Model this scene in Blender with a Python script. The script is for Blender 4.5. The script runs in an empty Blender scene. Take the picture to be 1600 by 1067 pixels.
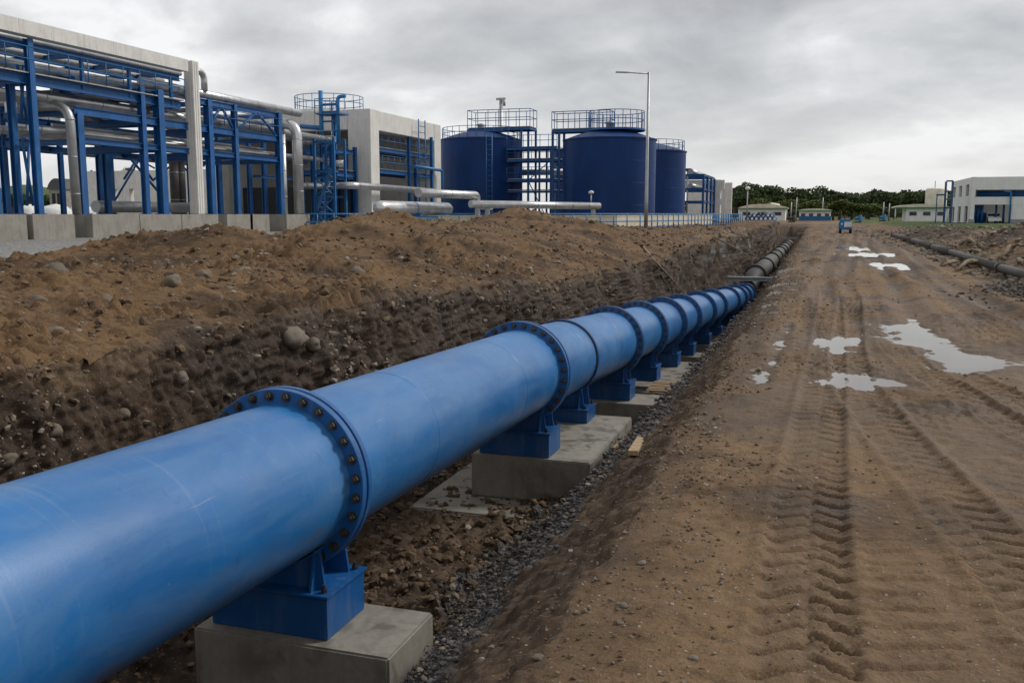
import bpy, bmesh, math, random
import numpy as np
from mathutils import Vector, Matrix

random.seed(7); RNG = np.random.default_rng(11)
S = bpy.context.scene
COL = S.collection

# ------------------------------------------------------------------ camera
F, IW, IH, HOR, VPX, EYE = 1450., 1600, 1067, 335., 1275., 1.9
pitch = math.atan((IH / 2 - HOR) / F)
yaw = math.atan((VPX - IW / 2) / (F * math.cos(pitch) + (IH / 2 - HOR) * math.sin(pitch)))
cd = bpy.data.cameras.new('camera'); cam = bpy.data.objects.new('camera', cd); COL.objects.link(cam)
cam.location = (0, 0, EYE)
cam.rotation_euler = (math.pi / 2 - pitch, 0, yaw)
cd.sensor_width = 36; cd.lens = F / IW * 36; cd.clip_end = 6000; cd.clip_start = 0.05
S.camera = cam
cy, sy, cp, sp = math.cos(yaw), math.sin(yaw), math.cos(pitch), math.sin(pitch)
CR = np.array([cy, sy, 0]); CF = np.array([-sy * cp, cy * cp, -sp]); CU = np.cross(CR, CF); CC = np.array([0, 0, EYE])
def ray(x, y): return CF + CR * (x - IW / 2) / F - CU * (y - IH / 2) / F
def onz(x, y, z):
    d = ray(x, y); return CC + d * (z - EYE) / d[2]
def onx(x, y, X):
    d = ray(x, y); return CC + d * X / d[0]
def ony(x, y, Y):
    d = ray(x, y); return CC + d * Y / d[1]
def dep(x, y, D): return CC + ray(x, y) * D
def proj(P):
    d = P - CC; z = d @ CF
    return IW / 2 + F * (d @ CR) / z, IH / 2 - F * (d @ CU) / z, z

# ------------------------------------------------------------------ world, sun, exposure
SUN_EL, SUN_AZ = math.radians(42), math.radians(52)      # soft light through cloud from ahead on the right
w = bpy.data.worlds.new('World'); S.world = w; w.use_nodes = True
nt = w.node_tree; nt.nodes.clear()
def N(t, **k):
    n = nt.nodes.new(t)
    for a, b in k.items(): setattr(n, a, b)
    return n
def L(a, b): nt.links.new(a, b)
out = N('ShaderNodeOutputWorld'); bg = N('ShaderNodeBackground'); bg.inputs['Strength'].default_value = 0.1
sky = N('ShaderNodeTexSky', sky_type='NISHITA', sun_disc=False, sun_elevation=SUN_EL, sun_rotation=SUN_AZ)
tc = N('ShaderNodeTexCoord'); sx = N('ShaderNodeSeparateXYZ'); L(tc.outputs['Generated'], sx.inputs[0])
zz = N('ShaderNodeMath', operation='MAXIMUM'); L(sx.outputs[2], zz.inputs[0]); zz.inputs[1].default_value = 0.0
za = N('ShaderNodeMath', operation='ADD'); L(zz.outputs[0], za.inputs[0]); za.inputs[1].default_value = 0.34
dv = N('ShaderNodeVectorMath', operation='DIVIDE'); L(tc.outputs['Generated'], dv.inputs[0])
cmb = N('ShaderNodeCombineXYZ')
for i in range(3): L(za.outputs[0], cmb.inputs[i])
L(cmb.outputs[0], dv.inputs[1])
mp = N('ShaderNodeMapping'); L(dv.outputs[0], mp.inputs[0]); mp.inputs['Location'].default_value = (7.6, 4.2, 0); mp.inputs['Scale'].default_value = (1.5, 1.9, 0)
n1 = N('ShaderNodeTexNoise'); n1.inputs['Scale'].default_value = 0.62; n1.inputs['Detail'].default_value = 6; n1.inputs['Roughness'].default_value = .52; n1.inputs['Distortion'].default_value = .6
n2 = N('ShaderNodeTexNoise'); n2.inputs['Scale'].default_value = 2.3; n2.inputs['Detail'].default_value = 8; n2.inputs['Roughness'].default_value = .54; n2.inputs['Distortion'].default_value = .2
L(mp.outputs[0], n1.inputs[0]); L(mp.outputs[0], n2.inputs[0])
mx = N('ShaderNodeMix', data_type='FLOAT'); mx.inputs[0].default_value = .36; L(n1.outputs[0], mx.inputs[2]); L(n2.outputs[0], mx.inputs[3])
rp = N('ShaderNodeValToRGB'); L(mx.outputs[0], rp.inputs[0])
e = rp.color_ramp.elements; e[0].position = .38; e[0].color = (.25, .253, .26, 1); e[1].position = .60; e[1].color = (.56, .56, .56, 1)
m_ = rp.color_ramp.elements.new(.47); m_.color = (.34, .343, .348, 1); m_ = rp.color_ramp.elements.new(.54); m_.color = (.43, .432, .435, 1)
hz = N('ShaderNodeMapRange'); L(zz.outputs[0], hz.inputs[0]); hz.inputs[1].default_value = 0.0; hz.inputs[2].default_value = .14; hz.inputs[3].default_value = .8; hz.inputs[4].default_value = 0
mh = N('ShaderNodeMix', data_type='RGBA'); L(hz.outputs[0], mh.inputs[0]); L(rp.outputs[0], mh.inputs[6]); mh.inputs[7].default_value = (.46, .463, .465, 1)
sc = N('ShaderNodeVectorMath', operation='SCALE'); L(mh.outputs[2], sc.inputs[0]); sc.inputs['Scale'].default_value = 11.2
ms = N('ShaderNodeMix', data_type='RGBA'); ms.inputs[0].default_value = .93; L(sky.outputs[0], ms.inputs[6]); L(sc.outputs[0], ms.inputs[7])
L(ms.outputs[2], bg.inputs['Color']); L(bg.outputs[0], out.inputs[0])
sd = bpy.data.lights.new('sun', 'SUN'); sd.energy = 1.5; sd.angle = math.radians(14); sd.color = (1, .97, .92)
sun = bpy.data.objects.new('sun', sd); COL.objects.link(sun)
sdir = Vector((math.sin(SUN_AZ) * math.cos(SUN_EL), math.cos(SUN_AZ) * math.cos(SUN_EL), math.sin(SUN_EL)))
sun.rotation_euler = (-sdir).to_track_quat('-Z', 'Y').to_euler()
S.view_settings.view_transform = 'Standard'; S.view_settings.look = 'None'; S.view_settings.gamma = 1
S.view_settings.exposure = 0.62; S.view_settings.use_curve_mapping = False

# ------------------------------------------------------------------ materials
MATS = {}
class NT:
    def __init__(s, name):
        s.m = bpy.data.materials.new(name); s.m.use_nodes = True; s.t = s.m.node_tree; s.b = s.t.nodes['Principled BSDF']
    def n(s, t, ins=None, **k):
        x = s.t.nodes.new(t)
        for a, b in k.items(): setattr(x, a, b)
        for a, b in (ins or {}).items():
            if hasattr(b, 'is_output') or isinstance(b, bpy.types.NodeSocket): s.t.links.new(b, x.inputs[a])
            else: x.inputs[a].default_value = b
        return x
    def l(s, a, b): s.t.links.new(a, b)
    def coord(s, kind='Object', scale=(1, 1, 1)):
        c = s.n('ShaderNodeTexCoord'); m = s.n('ShaderNodeMapping', {0: c.outputs[kind], 'Scale': scale}); return m.outputs[0]
    def pos(s, scale=(1, 1, 1)):
        g = s.n('ShaderNodeNewGeometry'); m = s.n('ShaderNodeMapping', {0: g.outputs['Position'], 'Scale': scale}); return m.outputs[0]
    def noise(s, v, scale, detail=5, rough=.55, dist=0): return s.n('ShaderNodeTexNoise', {'Vector': v, 'Scale': scale, 'Detail': detail, 'Roughness': rough, 'Distortion': dist}).outputs[0]
    def ramp(s, f, a, b, ca=(0, 0, 0, 1), cb=(1, 1, 1, 1)):
        r = s.n('ShaderNodeValToRGB', {0: f}); e = r.color_ramp.elements; e[0].position = a; e[1].position = b; e[0].color = ca; e[1].color = cb; return r.outputs[0]
    def mix(s, f, a, b, mode='MIX'):
        x = s.n('ShaderNodeMix', data_type='RGBA', blend_type=mode)
        for i, v in ((0, f), (6, a), (7, b)):
            if isinstance(v, bpy.types.NodeSocket): s.l(v, x.inputs[i])
            else: x.inputs[i].default_value = v
        return x.outputs[2]
    def math(s, op, a, b=0.):
        x = s.n('ShaderNodeMath', operation=op)
        for i, v in ((0, a), (1, b)):
            if isinstance(v, bpy.types.NodeSocket): s.l(v, x.inputs[i])
            else: x.inputs[i].default_value = v
        return x.outputs[0]
    def bump(s, h, dist, strength=1., normal=None):
        x = s.n('ShaderNodeBump', {'Height': h, 'Distance': dist, 'Strength': strength})
        if normal is not None: s.l(normal, x.inputs['Normal'])
        return x.outputs[0]
    def fin(s, col=None, rough=None, nor=None, metal=None, spec=None):
        for k, v in (('Base Color', col), ('Roughness', rough), ('Normal', nor), ('Metallic', metal), ('Specular IOR Level', spec)):
            if v is None: continue
            if isinstance(v, bpy.types.NodeSocket): s.l(v, s.b.inputs[k])
            else: s.b.inputs[k].default_value = v
        MATS[s.m.name] = s.m; return s.m
def c4(r, g, b): return (r, g, b, 1)

def paint(name, col, dust=(.35, .33, .30), dusty=.25, rough=.42, scale=1.0, streak=True):
    t = NT(name); p = t.pos()
    a = t.noise(p, 1.3 * scale, 6, .6); b = t.noise(t.pos((3, 3, .5)), 2.2 * scale, 5, .6)
    c = t.mix(t.ramp(a, .35, .7), c4(*[x * .82 for x in col]), c4(*[min(1, x * 1.18) for x in col]))
    f = t.math('MULTIPLY', t.ramp(b, .5, .78), dusty)
    c = t.mix(f, c, c4(*dust))
    r = t.math('ADD', t.math('MULTIPLY', a, .3), rough - .12)
    return t.fin(c, r, t.bump(t.noise(p, 35, 3), .002, .25), spec=.22 if 'navy' in name else .42)

# big blue water main: chalky paint, dust lying on it, scuffs along it, dried mud
t = NT('pipe_blue'); p = t.pos()
big = t.noise(p, .55, 4, .55); med = t.noise(p, 2.6, 6, .62, .4)
base = t.mix(t.ramp(big, .36, .66), c4(.009, .098, .285), c4(.017, .148, .39))
sep = t.n('ShaderNodeSeparateXYZ', {0: t.n('ShaderNodeNewGeometry').outputs['Normal']})
chalk = t.math('MULTIPLY', t.ramp(t.noise(t.pos((1.2, .35, 1.2)), 2.1, 6, .65, .6), .40, .72), .40)
base = t.mix(chalk, base, c4(.135, .23, .365))
scr = t.ramp(t.noise(t.pos((14, .55, 14)), 3.2, 4, .55, .15), .66, .71)
scr2 = t.ramp(t.noise(p, .9, 3), .5, .62)
base = t.mix(t.math('MULTIPLY', t.math('MULTIPLY', scr, scr2), .34), base, c4(.30, .36, .46))
ringn = t.ramp(t.noise(t.pos((.25, 9, .25)), 2.4, 3, .5, .25), .60, .68)
base = t.mix(t.math('MULTIPLY', t.math('MULTIPLY', ringn, t.ramp(t.noise(p, 1.1, 3), .42, .66)), .18), base, c4(.26, .31, .40))
spk = t.ramp(t.noise(p, 42, 2, .5), .735, .76)
base = t.mix(t.math('MULTIPLY', spk, t.math('MULTIPLY', med, .45)), base, c4(.34, .36, .38))
mud = t.math('MULTIPLY', t.ramp(t.noise(t.pos((2, .6, 2)), 2.3, 7, .7, .5), .52, .66), t.ramp(t.math('MULTIPLY', sep.outputs[2], -1.), .10, .80))
base = t.mix(t.math('MULTIPLY', mud, .9), base, c4(.13, .105, .08))
drk = t.ramp(t.noise(t.pos((1.4, 1.4, 1.4)), 4.5, 7, .7, .8), .60, .75)
base = t.mix(t.math('MULTIPLY', drk, .5), base, c4(.008, .04, .09))
spl = t.math('MULTIPLY', t.ramp(t.noise(t.pos((1, 1, 1)), 26, 3, .6), .66, .70), t.ramp(t.noise(p, 1.4, 3), .50, .66))
base = t.mix(t.math('MULTIPLY', spl, .7), base, c4(.12, .085, .055))
rg = t.math('ADD', t.math('MULTIPLY', med, .28), .24)
t.fin(base, rg, t.bump(t.noise(p, 60, 4, .6), .0015, .35, t.bump(big, .012, .4)), spec=.45)

def steel_paint(name, col, **k): return paint(name, col, **k)
paint('support_blue', (.006, .078, .25), dusty=.16, rough=.4)
paint('flange_shade_blue', (.008, .082, .25), dusty=.14, rough=.38, scale=2)  # same paint as the main, darkened: dimmer light on the faces put into colour
paint('rack_blue', (.005, .085, .265), dusty=.12, rough=.45)
paint('rail_blue', (.012, .115, .30), dusty=.1, rough=.45)
paint('sky_blue_paint', (.015, .16, .38), dusty=.1)
paint('tank_navy', (.0008, .027, .125), dust=(.008, .055, .16), dusty=.4, rough=.42, scale=.25)
paint('white_paint', (.70, .70, .68), dust=(.4, .37, .32), dusty=.3, rough=.5)
paint('cream_paint', (.62, .58, .46), dust=(.4, .36, .3), dusty=.3, rough=.6)
paint('green_trim', (.05, .20, .10), dusty=.1)
paint('black_rubber', (.012, .012, .013), dusty=.12, rough=.6)
paint('dark_steel', (.035, .034, .034), dust=(.12, .09, .06), dusty=.35, rough=.5)
paint('red_lens', (.5, .02, .02), dusty=0)
paint('dark_roof', (.06, .06, .065), dusty=.2, rough=.6)
paint('opening_shade', (.012, .013, .016), dusty=.05, rough=.7)  # near-black colour standing in for the shade inside openings
paint('brick_red', (.3, .12, .06), dusty=.2, rough=.7)

def metal_clad(name, col, rough=.32, metal=.85):
    t = NT(name); p = t.pos(); a = t.noise(p, 1.2, 5, .6); b = t.noise(p, 9, 4)
    c = t.mix(t.ramp(a, .35, .7), c4(*[x * .72 for x in col]), c4(*col))
    return t.fin(c, t.math('ADD', t.math('MULTIPLY', b, .25), rough - .1), t.bump(b, .004, .3), metal)
metal_clad('aluminium', (.62, .62, .62)); metal_clad('galvanised', (.42, .43, .44), .45, .7)
metal_clad('weathered_pipe', (.10, .095, .088), .7, .1)
t = NT('bolt_steel'); p = t.pos(); a = t.noise(p, 30, 4)
t.fin(t.mix(t.ramp(a, .4, .65), c4(.045, .043, .043), c4(.085, .070, .058)), .5, None, .5)

def concrete(name, c0, c1, stain=(.10, .085, .07), st=.5, wet=0.):
    t = NT(name); p = t.pos(); a = t.noise(p, 1.1, 7, .62, .3); b = t.noise(p, 14, 6, .7)
    c = t.mix(t.ramp(a, .3, .72), c4(*c0), c4(*c1))
    c = t.mix(t.math('MULTIPLY', t.ramp(b, .45, .8), .35), c, c4(*[x * 1.35 for x in c1]))
    run = t.noise(t.pos((3.2, 3.2, .35)), 2.0, 6, .65)
    c = t.mix(t.math('MULTIPLY', t.ramp(run, .5, .74), st), c, c4(*stain))
    pit = t.ramp(t.noise(p, 55, 2, .5), .68, .74)
    c = t.mix(t.math('MULTIPLY', pit, .5), c, c4(.08, .075, .065))
    r = .85
    if wet:
        wm = t.ramp(t.noise(p, 2.3, 5, .6, .5), .5, .6); c = t.mix(t.math('MULTIPLY', wm, wet), c, c4(*[x * .45 for x in c0])); r = t.math('SUBTRACT', .85, t.math('MULTIPLY', wm, .55))
    h = t.math('ADD', t.math('MULTIPLY', b, .5), t.math('MULTIPLY', pit, -.6))
    return t.fin(c, r, t.bump(h, .006, .6))
concrete('concrete', (.185, .168, .14), (.285, .262, .222), st=.5, wet=.4)
concrete('concrete_pale', (.53, .515, .485), (.66, .645, .61), stain=(.24, .22, .19), st=.4)
concrete('concrete_plinth', (.19, .178, .152), (.30, .282, .245), st=.6)
concrete('wall_white', (.68, .68, .67), (.79, .79, .78), stain=(.35, .33, .3), st=.25)
concrete('wall_cream', (.50, .46, .36), (.62, .57, .45), stain=(.3, .27, .22), st=.3)
concrete('plinth_grey', (.25, .25, .25), (.36, .36, .36))

t = NT('timber'); p = t.pos(); g = t.noise(t.pos((30, 4, 30)), 2, 5, .6); a = t.noise(p, 2, 4)
t.fin(t.mix(t.ramp(g, .3, .7), c4(.20, .125, .065), c4(.40, .29, .17)), .8, t.bump(g, .004, .6))
t = NT('driftwood'); p = t.pos(); g = t.noise(p, 6, 6, .7)
t.fin(t.mix(t.ramp(g, .35, .65), c4(.12, .085, .055), c4(.29, .22, .145)), .85, t.bump(g, .02, .7))
t = NT('glass_dark'); t.fin(c4(.03, .04, .05), .12, None, 0)
t = NT('bark'); p = t.pos(); t.fin(t.mix(t.noise(p, 3), c4(.05, .04, .03), c4(.12, .095, .07)), .9)
def leaf(name, a, b):
    t = NT(name); r = t.n('ShaderNodeNewGeometry').outputs['Random Per Island']
    o = t.n('ShaderNodeObjectInfo').outputs['Random']
    c = t.mix(r, c4(*a), c4(*b)); c = t.mix(t.math('MULTIPLY', o, .5), c, c4(a[0] * 1.3, a[1] * 1.0, a[2] * .8))
    return t.fin(c, .7, spec=.2)
leaf('leaves', (.032, .055, .02), (.08, .112, .038)); leaf('leaves_light', (.07, .10, .028), (.14, .175, .05))

def soil(name, cols, stone=0.5, gravel=None, rough=.93, wet=None):
    """mask attribute: R picks the second soil colour, G gravel / grass, B grey rock, A damp"""
    t = NT(name); p = t.pos()
    at = t.n('ShaderNodeAttribute', attribute_name='mask'); sp_ = t.n('ShaderNodeSeparateColor', {0: at.outputs['Color']})
    a = t.noise(p, .9, 8, .66, .3); b = t.noise(p, 7, 7, .72, .3); f = t.noise(p, 46, 4, .7); q = t.noise(p, .23, 4, .55)
    def two(x, y, f_=a): return t.mix(t.ramp(f_, .32, .70), c4(*x), c4(*y))
    c = t.mix(sp_.outputs[0], two(cols[0], cols[1]), two(cols[2], cols[3]))
    c = t.mix(t.math('MULTIPLY', t.math('MULTIPLY', t.ramp(q, .42, .62), .35), t.math('SUBTRACT', 1., sp_.outputs[0])), c, c4(*cols[4]))
    c = t.mix(t.math('MULTIPLY', t.ramp(b, .30, .52, c4(1, 1, 1), c4(0, 0, 0)), .5), c, c4(*[x * .5 for x in cols[2]]))
    lt = t.math('SUBTRACT', 1., t.math('MULTIPLY', sp_.outputs[0], .8))
    c = t.mix(t.math('MULTIPLY', t.math('MULTIPLY', t.ramp(f, .52, .70), .45), lt), c, c4(*[min(1, x * 1.5) for x in cols[1]]))
    c = t.mix(t.math('MULTIPLY', t.ramp(t.noise(p, 19, 5, .75, .6), .28, .46, c4(1, 1, 1), c4(0, 0, 0)), .55), c, c4(*[x * .55 for x in cols[2]]))
    # stone chips seen as small cells
    v = t.n('ShaderNodeTexVoronoi', {'Vector': p, 'Scale': 26., 'Randomness': 1.}, feature='F1')
    near = t.ramp(v.outputs['Distance'], .16, .26, c4(1, 1, 1), c4(0, 0, 0))
    pick = t.ramp(t.n('ShaderNodeSeparateColor', {0: v.outputs['Color']}).outputs[0], .80 - stone * .25, .84 - stone * .25)
    chip = t.math('MULTIPLY', near, pick)
    tint = t.mix(t.n('ShaderNodeSeparateColor', {0: v.outputs['Color']}).outputs[1], c4(.15, .125, .10), c4(.40, .36, .30))
    c = t.mix(t.math('MULTIPLY', chip, .75), c, tint)
    h = t.math('ADD', t.math('MULTIPLY', b, .55), t.math('ADD', t.math('MULTIPLY', f, .16), t.math('MULTIPLY', chip, .12)))
    if gravel:
        gv = t.n('ShaderNodeTexVoronoi', {'Vector': p, 'Scale': gravel[2], 'Randomness': 1.}, feature='F1')
        gc = t.mix(t.n('ShaderNodeSeparateColor', {0: gv.outputs['Color']}).outputs[0], c4(*gravel[0]), c4(*gravel[1]))
        gc = t.mix(t.math('MULTIPLY', t.ramp(b, .4, .6), .3), gc, c4(*cols[2]))
        c = t.mix(sp_.outputs[1], c, gc)
        h = t.math('ADD', h, t.math('MULTIPLY', t.math('MULTIPLY', gv.outputs['Distance'], sp_.outputs[1]), -.9))
    rk = two((.17, .165, .155), (.33, .325, .31), b)
    c = t.mix(sp_.outputs[2], c, rk)
    r = rough
    if wet:
        wm = t.math('MULTIPLY', at.outputs['Alpha'], 1.)
        c = t.mix(t.math('MULTIPLY', wm, .95), c, c4(.50, .48, .46), 'MULTIPLY')
        r = t.math('SUBTRACT', rough, t.math('MULTIPLY', wm, .42))
    return t.fin(c, r, t.bump(h, .07, .9), spec=.35)
BROWN = [(.112, .061, .027), (.19, .114, .054), (.036, .021, .0125), (.066, .041, .024), (.105, .064, .034)]
soil('bank_soil', BROWN, .55, wet=True)
soil('trench_soil', [(.118, .072, .038), (.19, .123, .069), (.032, .0185, .0105), (.065, .039, .022), (.072, .047, .029)], .55, ((.035, .037, .042), (.17, .165, .16), 30.), wet=True)
soil('road_mud', [(.142, .084, .041), (.218, .137, .072), (.055, .032, .017), (.096, .058, .031), (.182, .117, .063)], .22, ((.07, .07, .07), (.22, .21, .19), 34.), wet=True)
soil('verge_soil', [(.12, .075, .04), (.195, .13, .074), (.038, .026, .017), (.072, .05, .033), (.13, .09, .055)], .5, ((.045, .085, .018), (.10, .15, .035), 60.), wet=True)
soil('yard_gravel', [(.17, .155, .135), (.30, .28, .25), (.1, .09, .075), (.18, .16, .135), (.24, .22, .19)], .6, ((.12, .12, .12), (.42, .41, .39), 16.))
t = NT('puddle_water'); p = t.pos(); t.fin(c4(.13, .11, .088), .03, t.bump(t.noise(p, 3, 2), .002, .12), spec=.8); t.b.inputs['IOR'].default_value = 1.33
def stone(name, pairs, per='Random Per Island'):
    t = NT(name); r = t.n('ShaderNodeNewGeometry').outputs[per] if per.startswith('Random') else t.n('ShaderNodeObjectInfo').outputs['Random']
    cr = t.n('ShaderNodeValToRGB', {0: r}); el = cr.color_ramp.elements
    el[0].position = 0; el[0].color = c4(*pairs[0]); el[1].position = 1; el[1].color = c4(*pairs[-1])
    for i, q in enumerate(pairs[1:-1]):
        x = el.new((i + 1) / (len(pairs) - 1)); x.color = c4(*q)
    p = t.pos(); b = t.noise(p, 22, 6, .7); a = t.noise(p, 5, 4)
    c = t.mix(t.math('MULTIPLY', b, .5), cr.outputs[0], c4(.085, .058, .036)); c = t.mix(t.math('MULTIPLY', t.ramp(a, .5, .7), .45), c, c4(.12, .085, .055))
    return t.fin(c, .8, t.bump(b, .012, .6), spec=.35)
stone('stone_brown', [(.10, .075, .05), (.17, .13, .095), (.26, .215, .165), (.16, .115, .07), (.34, .30, .25), (.12, .085, .06)])
stone('stone_grey', [(.03, .033, .039), (.055, .06, .07), (.10, .10, .105), (.042, .045, .05), (.17, .155, .135), (.05, .053, .06), (.21, .16, .115), (.035, .038, .045)])
stone('clod', [(.085, .051, .027), (.135, .084, .043), (.06, .037, .021), (.165, .107, .058)])
stone('cobble', [(.175, .148, .118), (.13, .106, .08), (.20, .172, .14)], 'obj')
M = MATS

# ------------------------------------------------------------------ builders
def link(o): COL.objects.link(o); return o
def tag(o, label=None, cat=None, group=None, kind=None):
    for k, v in (('label', label), ('category', cat), ('group', group), ('kind', kind)):
        if v: o[k] = v
    return o
def empty(name, loc=(0, 0, 0), label=None, cat=None, group=None):
    o = link(bpy.data.objects.new(name, None)); o.location = loc; o.empty_display_size = .2
    return tag(o, label, cat, group)
class MB:
    def __init__(s): s.v = []; s.f = []; s.sm = []
    def add(s, vs, fs, smooth=False):
        b = len(s.v); s.v += [tuple(v) for v in vs]; s.f += [tuple(b + i for i in f) for f in fs]; s.sm += [smooth] * len(fs); return s
    def box(s, c, d, rz=0, bev=0.0, rot=None):
        hx, hy, hz_ = d[0] / 2, d[1] / 2, d[2] / 2
        if bev <= 0:
            vs = [Vector((x * hx, y * hy, z * hz_)) for z in (-1, 1) for x, y in ((-1, -1), (1, -1), (1, 1), (-1, 1))]
            fs = [(3, 2, 1, 0), (4, 5, 6, 7), (0, 1, 5, 4), (1, 2, 6, 5), (2, 3, 7, 6), (3, 0, 4, 7)]
        else:
            bm = bmesh.new(); bmesh.ops.create_cube(bm, size=1)
            for v in bm.verts: v.co = Vector((v.co.x * d[0], v.co.y * d[1], v.co.z * d[2]))
            bmesh.ops.bevel(bm, geom=bm.edges[:], offset=bev, segments=2, affect='EDGES'); bm.verts.index_update()
            vs = [v.co.copy() for v in bm.verts]; fs = [[v.index for v in f.verts] for f in bm.faces]; bm.free()
        R = rot if rot is not None else Matrix.Rotation(rz, 3, 'Z')
        return s.add([R @ v + Vector(c) for v in vs], fs)
    def bar(s, p0, p1, w, h, up=(0, 0, 1)):
        p0, p1 = Vector(p0), Vector(p1); d = (p1 - p0); ln = d.length; d.normalize()
        u = Vector(up)
        if abs(d.dot(u)) > .98: u = Vector((0, 1, 0))
        sd_ = d.cross(u).normalized(); u = sd_.cross(d).normalized()
        R = Matrix((sd_, d, u)).transposed()
        return s.box((p0 + p1) / 2, (w, ln, h), rot=R)
    def ibeam(s, p0, p1, w, h, tk=None):
        p0, p1 = Vector(p0), Vector(p1); d = (p1 - p0); d.normalize(); u = Vector((0, 0, 1))
        if abs(d.dot(u)) > .98: u = Vector((1, 0, 0))
        sd_ = d.cross(u).normalized(); u = sd_.cross(d).normalized(); tk = tk or max(.02, h * .09)
        for k in (-1, 1): s.bar(p0 + u * k * (h - tk) / 2, p1 + u * k * (h - tk) / 2, w, tk, u)
        return s.bar(p0, p1, tk, h - 2 * tk + .002, u)
    def tube(s, pts, r, n=12, cap=True, radii=None):
        pts = [Vector(p) for p in pts]; rings = []; m = len(pts)
        t0 = (pts[1] - pts[0]).normalized(); a = Vector((0, 0, 1)) if abs(t0.z) < .9 else Vector((1, 0, 0))
        nrm = (a - t0 * a.dot(t0)).normalized(); vs = []; fs = []
        for i, p in enumerate(pts):
            tg = (pts[min(i + 1, m - 1)] - pts[max(i - 1, 0)]).normalized()
            nrm = (nrm - tg * nrm.dot(tg)).normalized(); bn = tg.cross(nrm); rr = radii[i] if radii else r
            vs += [p + (nrm * math.cos(2 * math.pi * k / n) + bn * math.sin(2 * math.pi * k / n)) * rr for k in range(n)]
        for i in range(m - 1):
            for k in range(n): fs.append((i * n + k, i * n + (k + 1) % n, (i + 1) * n + (k + 1) % n, (i + 1) * n + k))
        s.add(vs, fs, True)
        if cap:
            b = len(s.v) - len(vs)
            s.f += [tuple(b + k for k in range(n))[::-1], tuple(b + (m - 1) * n + k for k in range(n))]; s.sm += [False, False]
        return s
    def lathe(s, prof, n=64, axis='Y', c=(0, 0, 0), smooth=True):
        vs = []; fs = []; m = len(prof); cx, cy_, cz = c
        for h, r in prof:
            for k in range(n):
                a = 2 * math.pi * k / n; x, y = r * math.cos(a), r * math.sin(a)
                vs.append((cx + x, cy_ + h, cz + y) if axis == 'Y' else (cx + x, cy_ + y, cz + h))
        for i in range(m - 1):
            for k in range(n):
                q = (i * n + k, i * n + (k + 1) % n, (i + 1) * n + (k + 1) % n, (i + 1) * n + k)
                fs.append(q[::-1] if axis == 'Y' else q)
        return s.add(vs, fs, smooth)
    def prism(s, poly, axis, a, b):
        n = len(poly); mk = {'Y': lambda p, h: (p[0], h, p[1]), 'X': lambda p, h: (h, p[0], p[1]), 'Z': lambda p, h: (p[0], p[1], h)}[axis]
        vs = [mk(p, a) for p in poly] + [mk(p, b) for p in poly]
        fs = [tuple(range(n))[::-1], tuple(range(n, 2 * n))] + [(i, (i + 1) % n, n + (i + 1) % n, n + i) for i in range(n)]
        return s.add(vs, fs)
    def mesh(s, name, mat):
        me = bpy.data.meshes.new(name); me.from_pydata([tuple(v) for v in s.v], [], s.f)
        me.polygons.foreach_set('use_smooth', s.sm); me.materials.append(M[mat])
        bm = bmesh.new(); bm.from_mesh(me); bmesh.ops.recalc_face_normals(bm, faces=bm.faces); bm.to_mesh(me); bm.free(); me.update()
        return me
    def build(s, name, mat, parent=None, label=None, cat=None, group=None, kind=None):
        o = link(bpy.data.objects.new(name, s.mesh(name, mat)))
        if parent: o.parent = parent
        return tag(o, label, cat, group, kind)
def inst(me, name, parent=None, loc=(0, 0, 0), rot=None, scale=None, **k):
    o = link(bpy.data.objects.new(name, me)); o.location = loc
    if rot is not None: o.rotation_euler = rot
    if scale is not None: o.scale = scale
    if parent: o.parent = parent
    return tag(o, **k)
def fillet(pts, r, n=6):
    pts = [Vector(p) for p in pts]; o = [pts[0]]
    for i in range(1, len(pts) - 1):
        a, b, c = pts[i - 1], pts[i], pts[i + 1]; d0 = (a - b); d1 = (c - b)
        rr = min(r, d0.length * .49, d1.length * .49); p0 = b + d0.normalized() * rr; p1 = b + d1.normalized() * rr
        for k in range(n + 1):
            q = k / n; o.append(p0 * (1 - q) ** 2 + b * 2 * q * (1 - q) + p1 * q * q)
    return o + [pts[-1]]
# world-space parts under an empty parent at the origin are simplest: things' empties sit at their base, parts are offset
def part(mb, name, mat, th, **k):
    o = mb.build(name, mat, th, **k); 
    if th is not None: 
        q = th.matrix_basis.inverted() if th.parent is None else (th.parent.matrix_basis @ th.matrix_basis).inverted()
        o.matrix_parent_inverse = q
    return o

# ------------------------------------------------------------------ terrain
def _h(ix, iy, iz, s):
    n = (ix * 374761393 + iy * 668265263 + iz * 2147483647 * 3 + s * 974711) & 0xffffffff
    n = ((n ^ (n >> 13)) * 1274126177) & 0xffffffff
    n = ((n ^ (n >> 16)) * 2246822519) & 0xffffffff
    return ((n ^ (n >> 15)) & 0xffff).astype(np.float32) / 65535.
def noise3(x, y, z, s=0):
    fx, fy, fz = np.floor(x), np.floor(y), np.floor(z); ix, iy, iz = fx.astype(np.int64), fy.astype(np.int64), fz.astype(np.int64)
    u, v, w_ = (x - fx), (y - fy), (z - fz); u = u * u * (3 - 2 * u); v = v * v * (3 - 2 * v); w_ = w_ * w_ * (3 - 2 * w_)
    r = 0
    for a in (0, 1):
        for b in (0, 1):
            for c in (0, 1):
                r = r + _h(ix + a, iy + b, iz + c, s) * (u if a else 1 - u) * (v if b else 1 - v) * (w_ if c else 1 - w_)
    return r * 2 - 1
def fbm(x, y, z, o=4, s=0, g=.5):
    r = 0; a = 1.; t_ = 0
    for i in range(o):
        r = r + a * noise3(x, y, z, s + i * 7); t_ += a; a *= g; x, y, z = x * 2.03, y * 2.03, z * 2.03
    return r / t_

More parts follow.
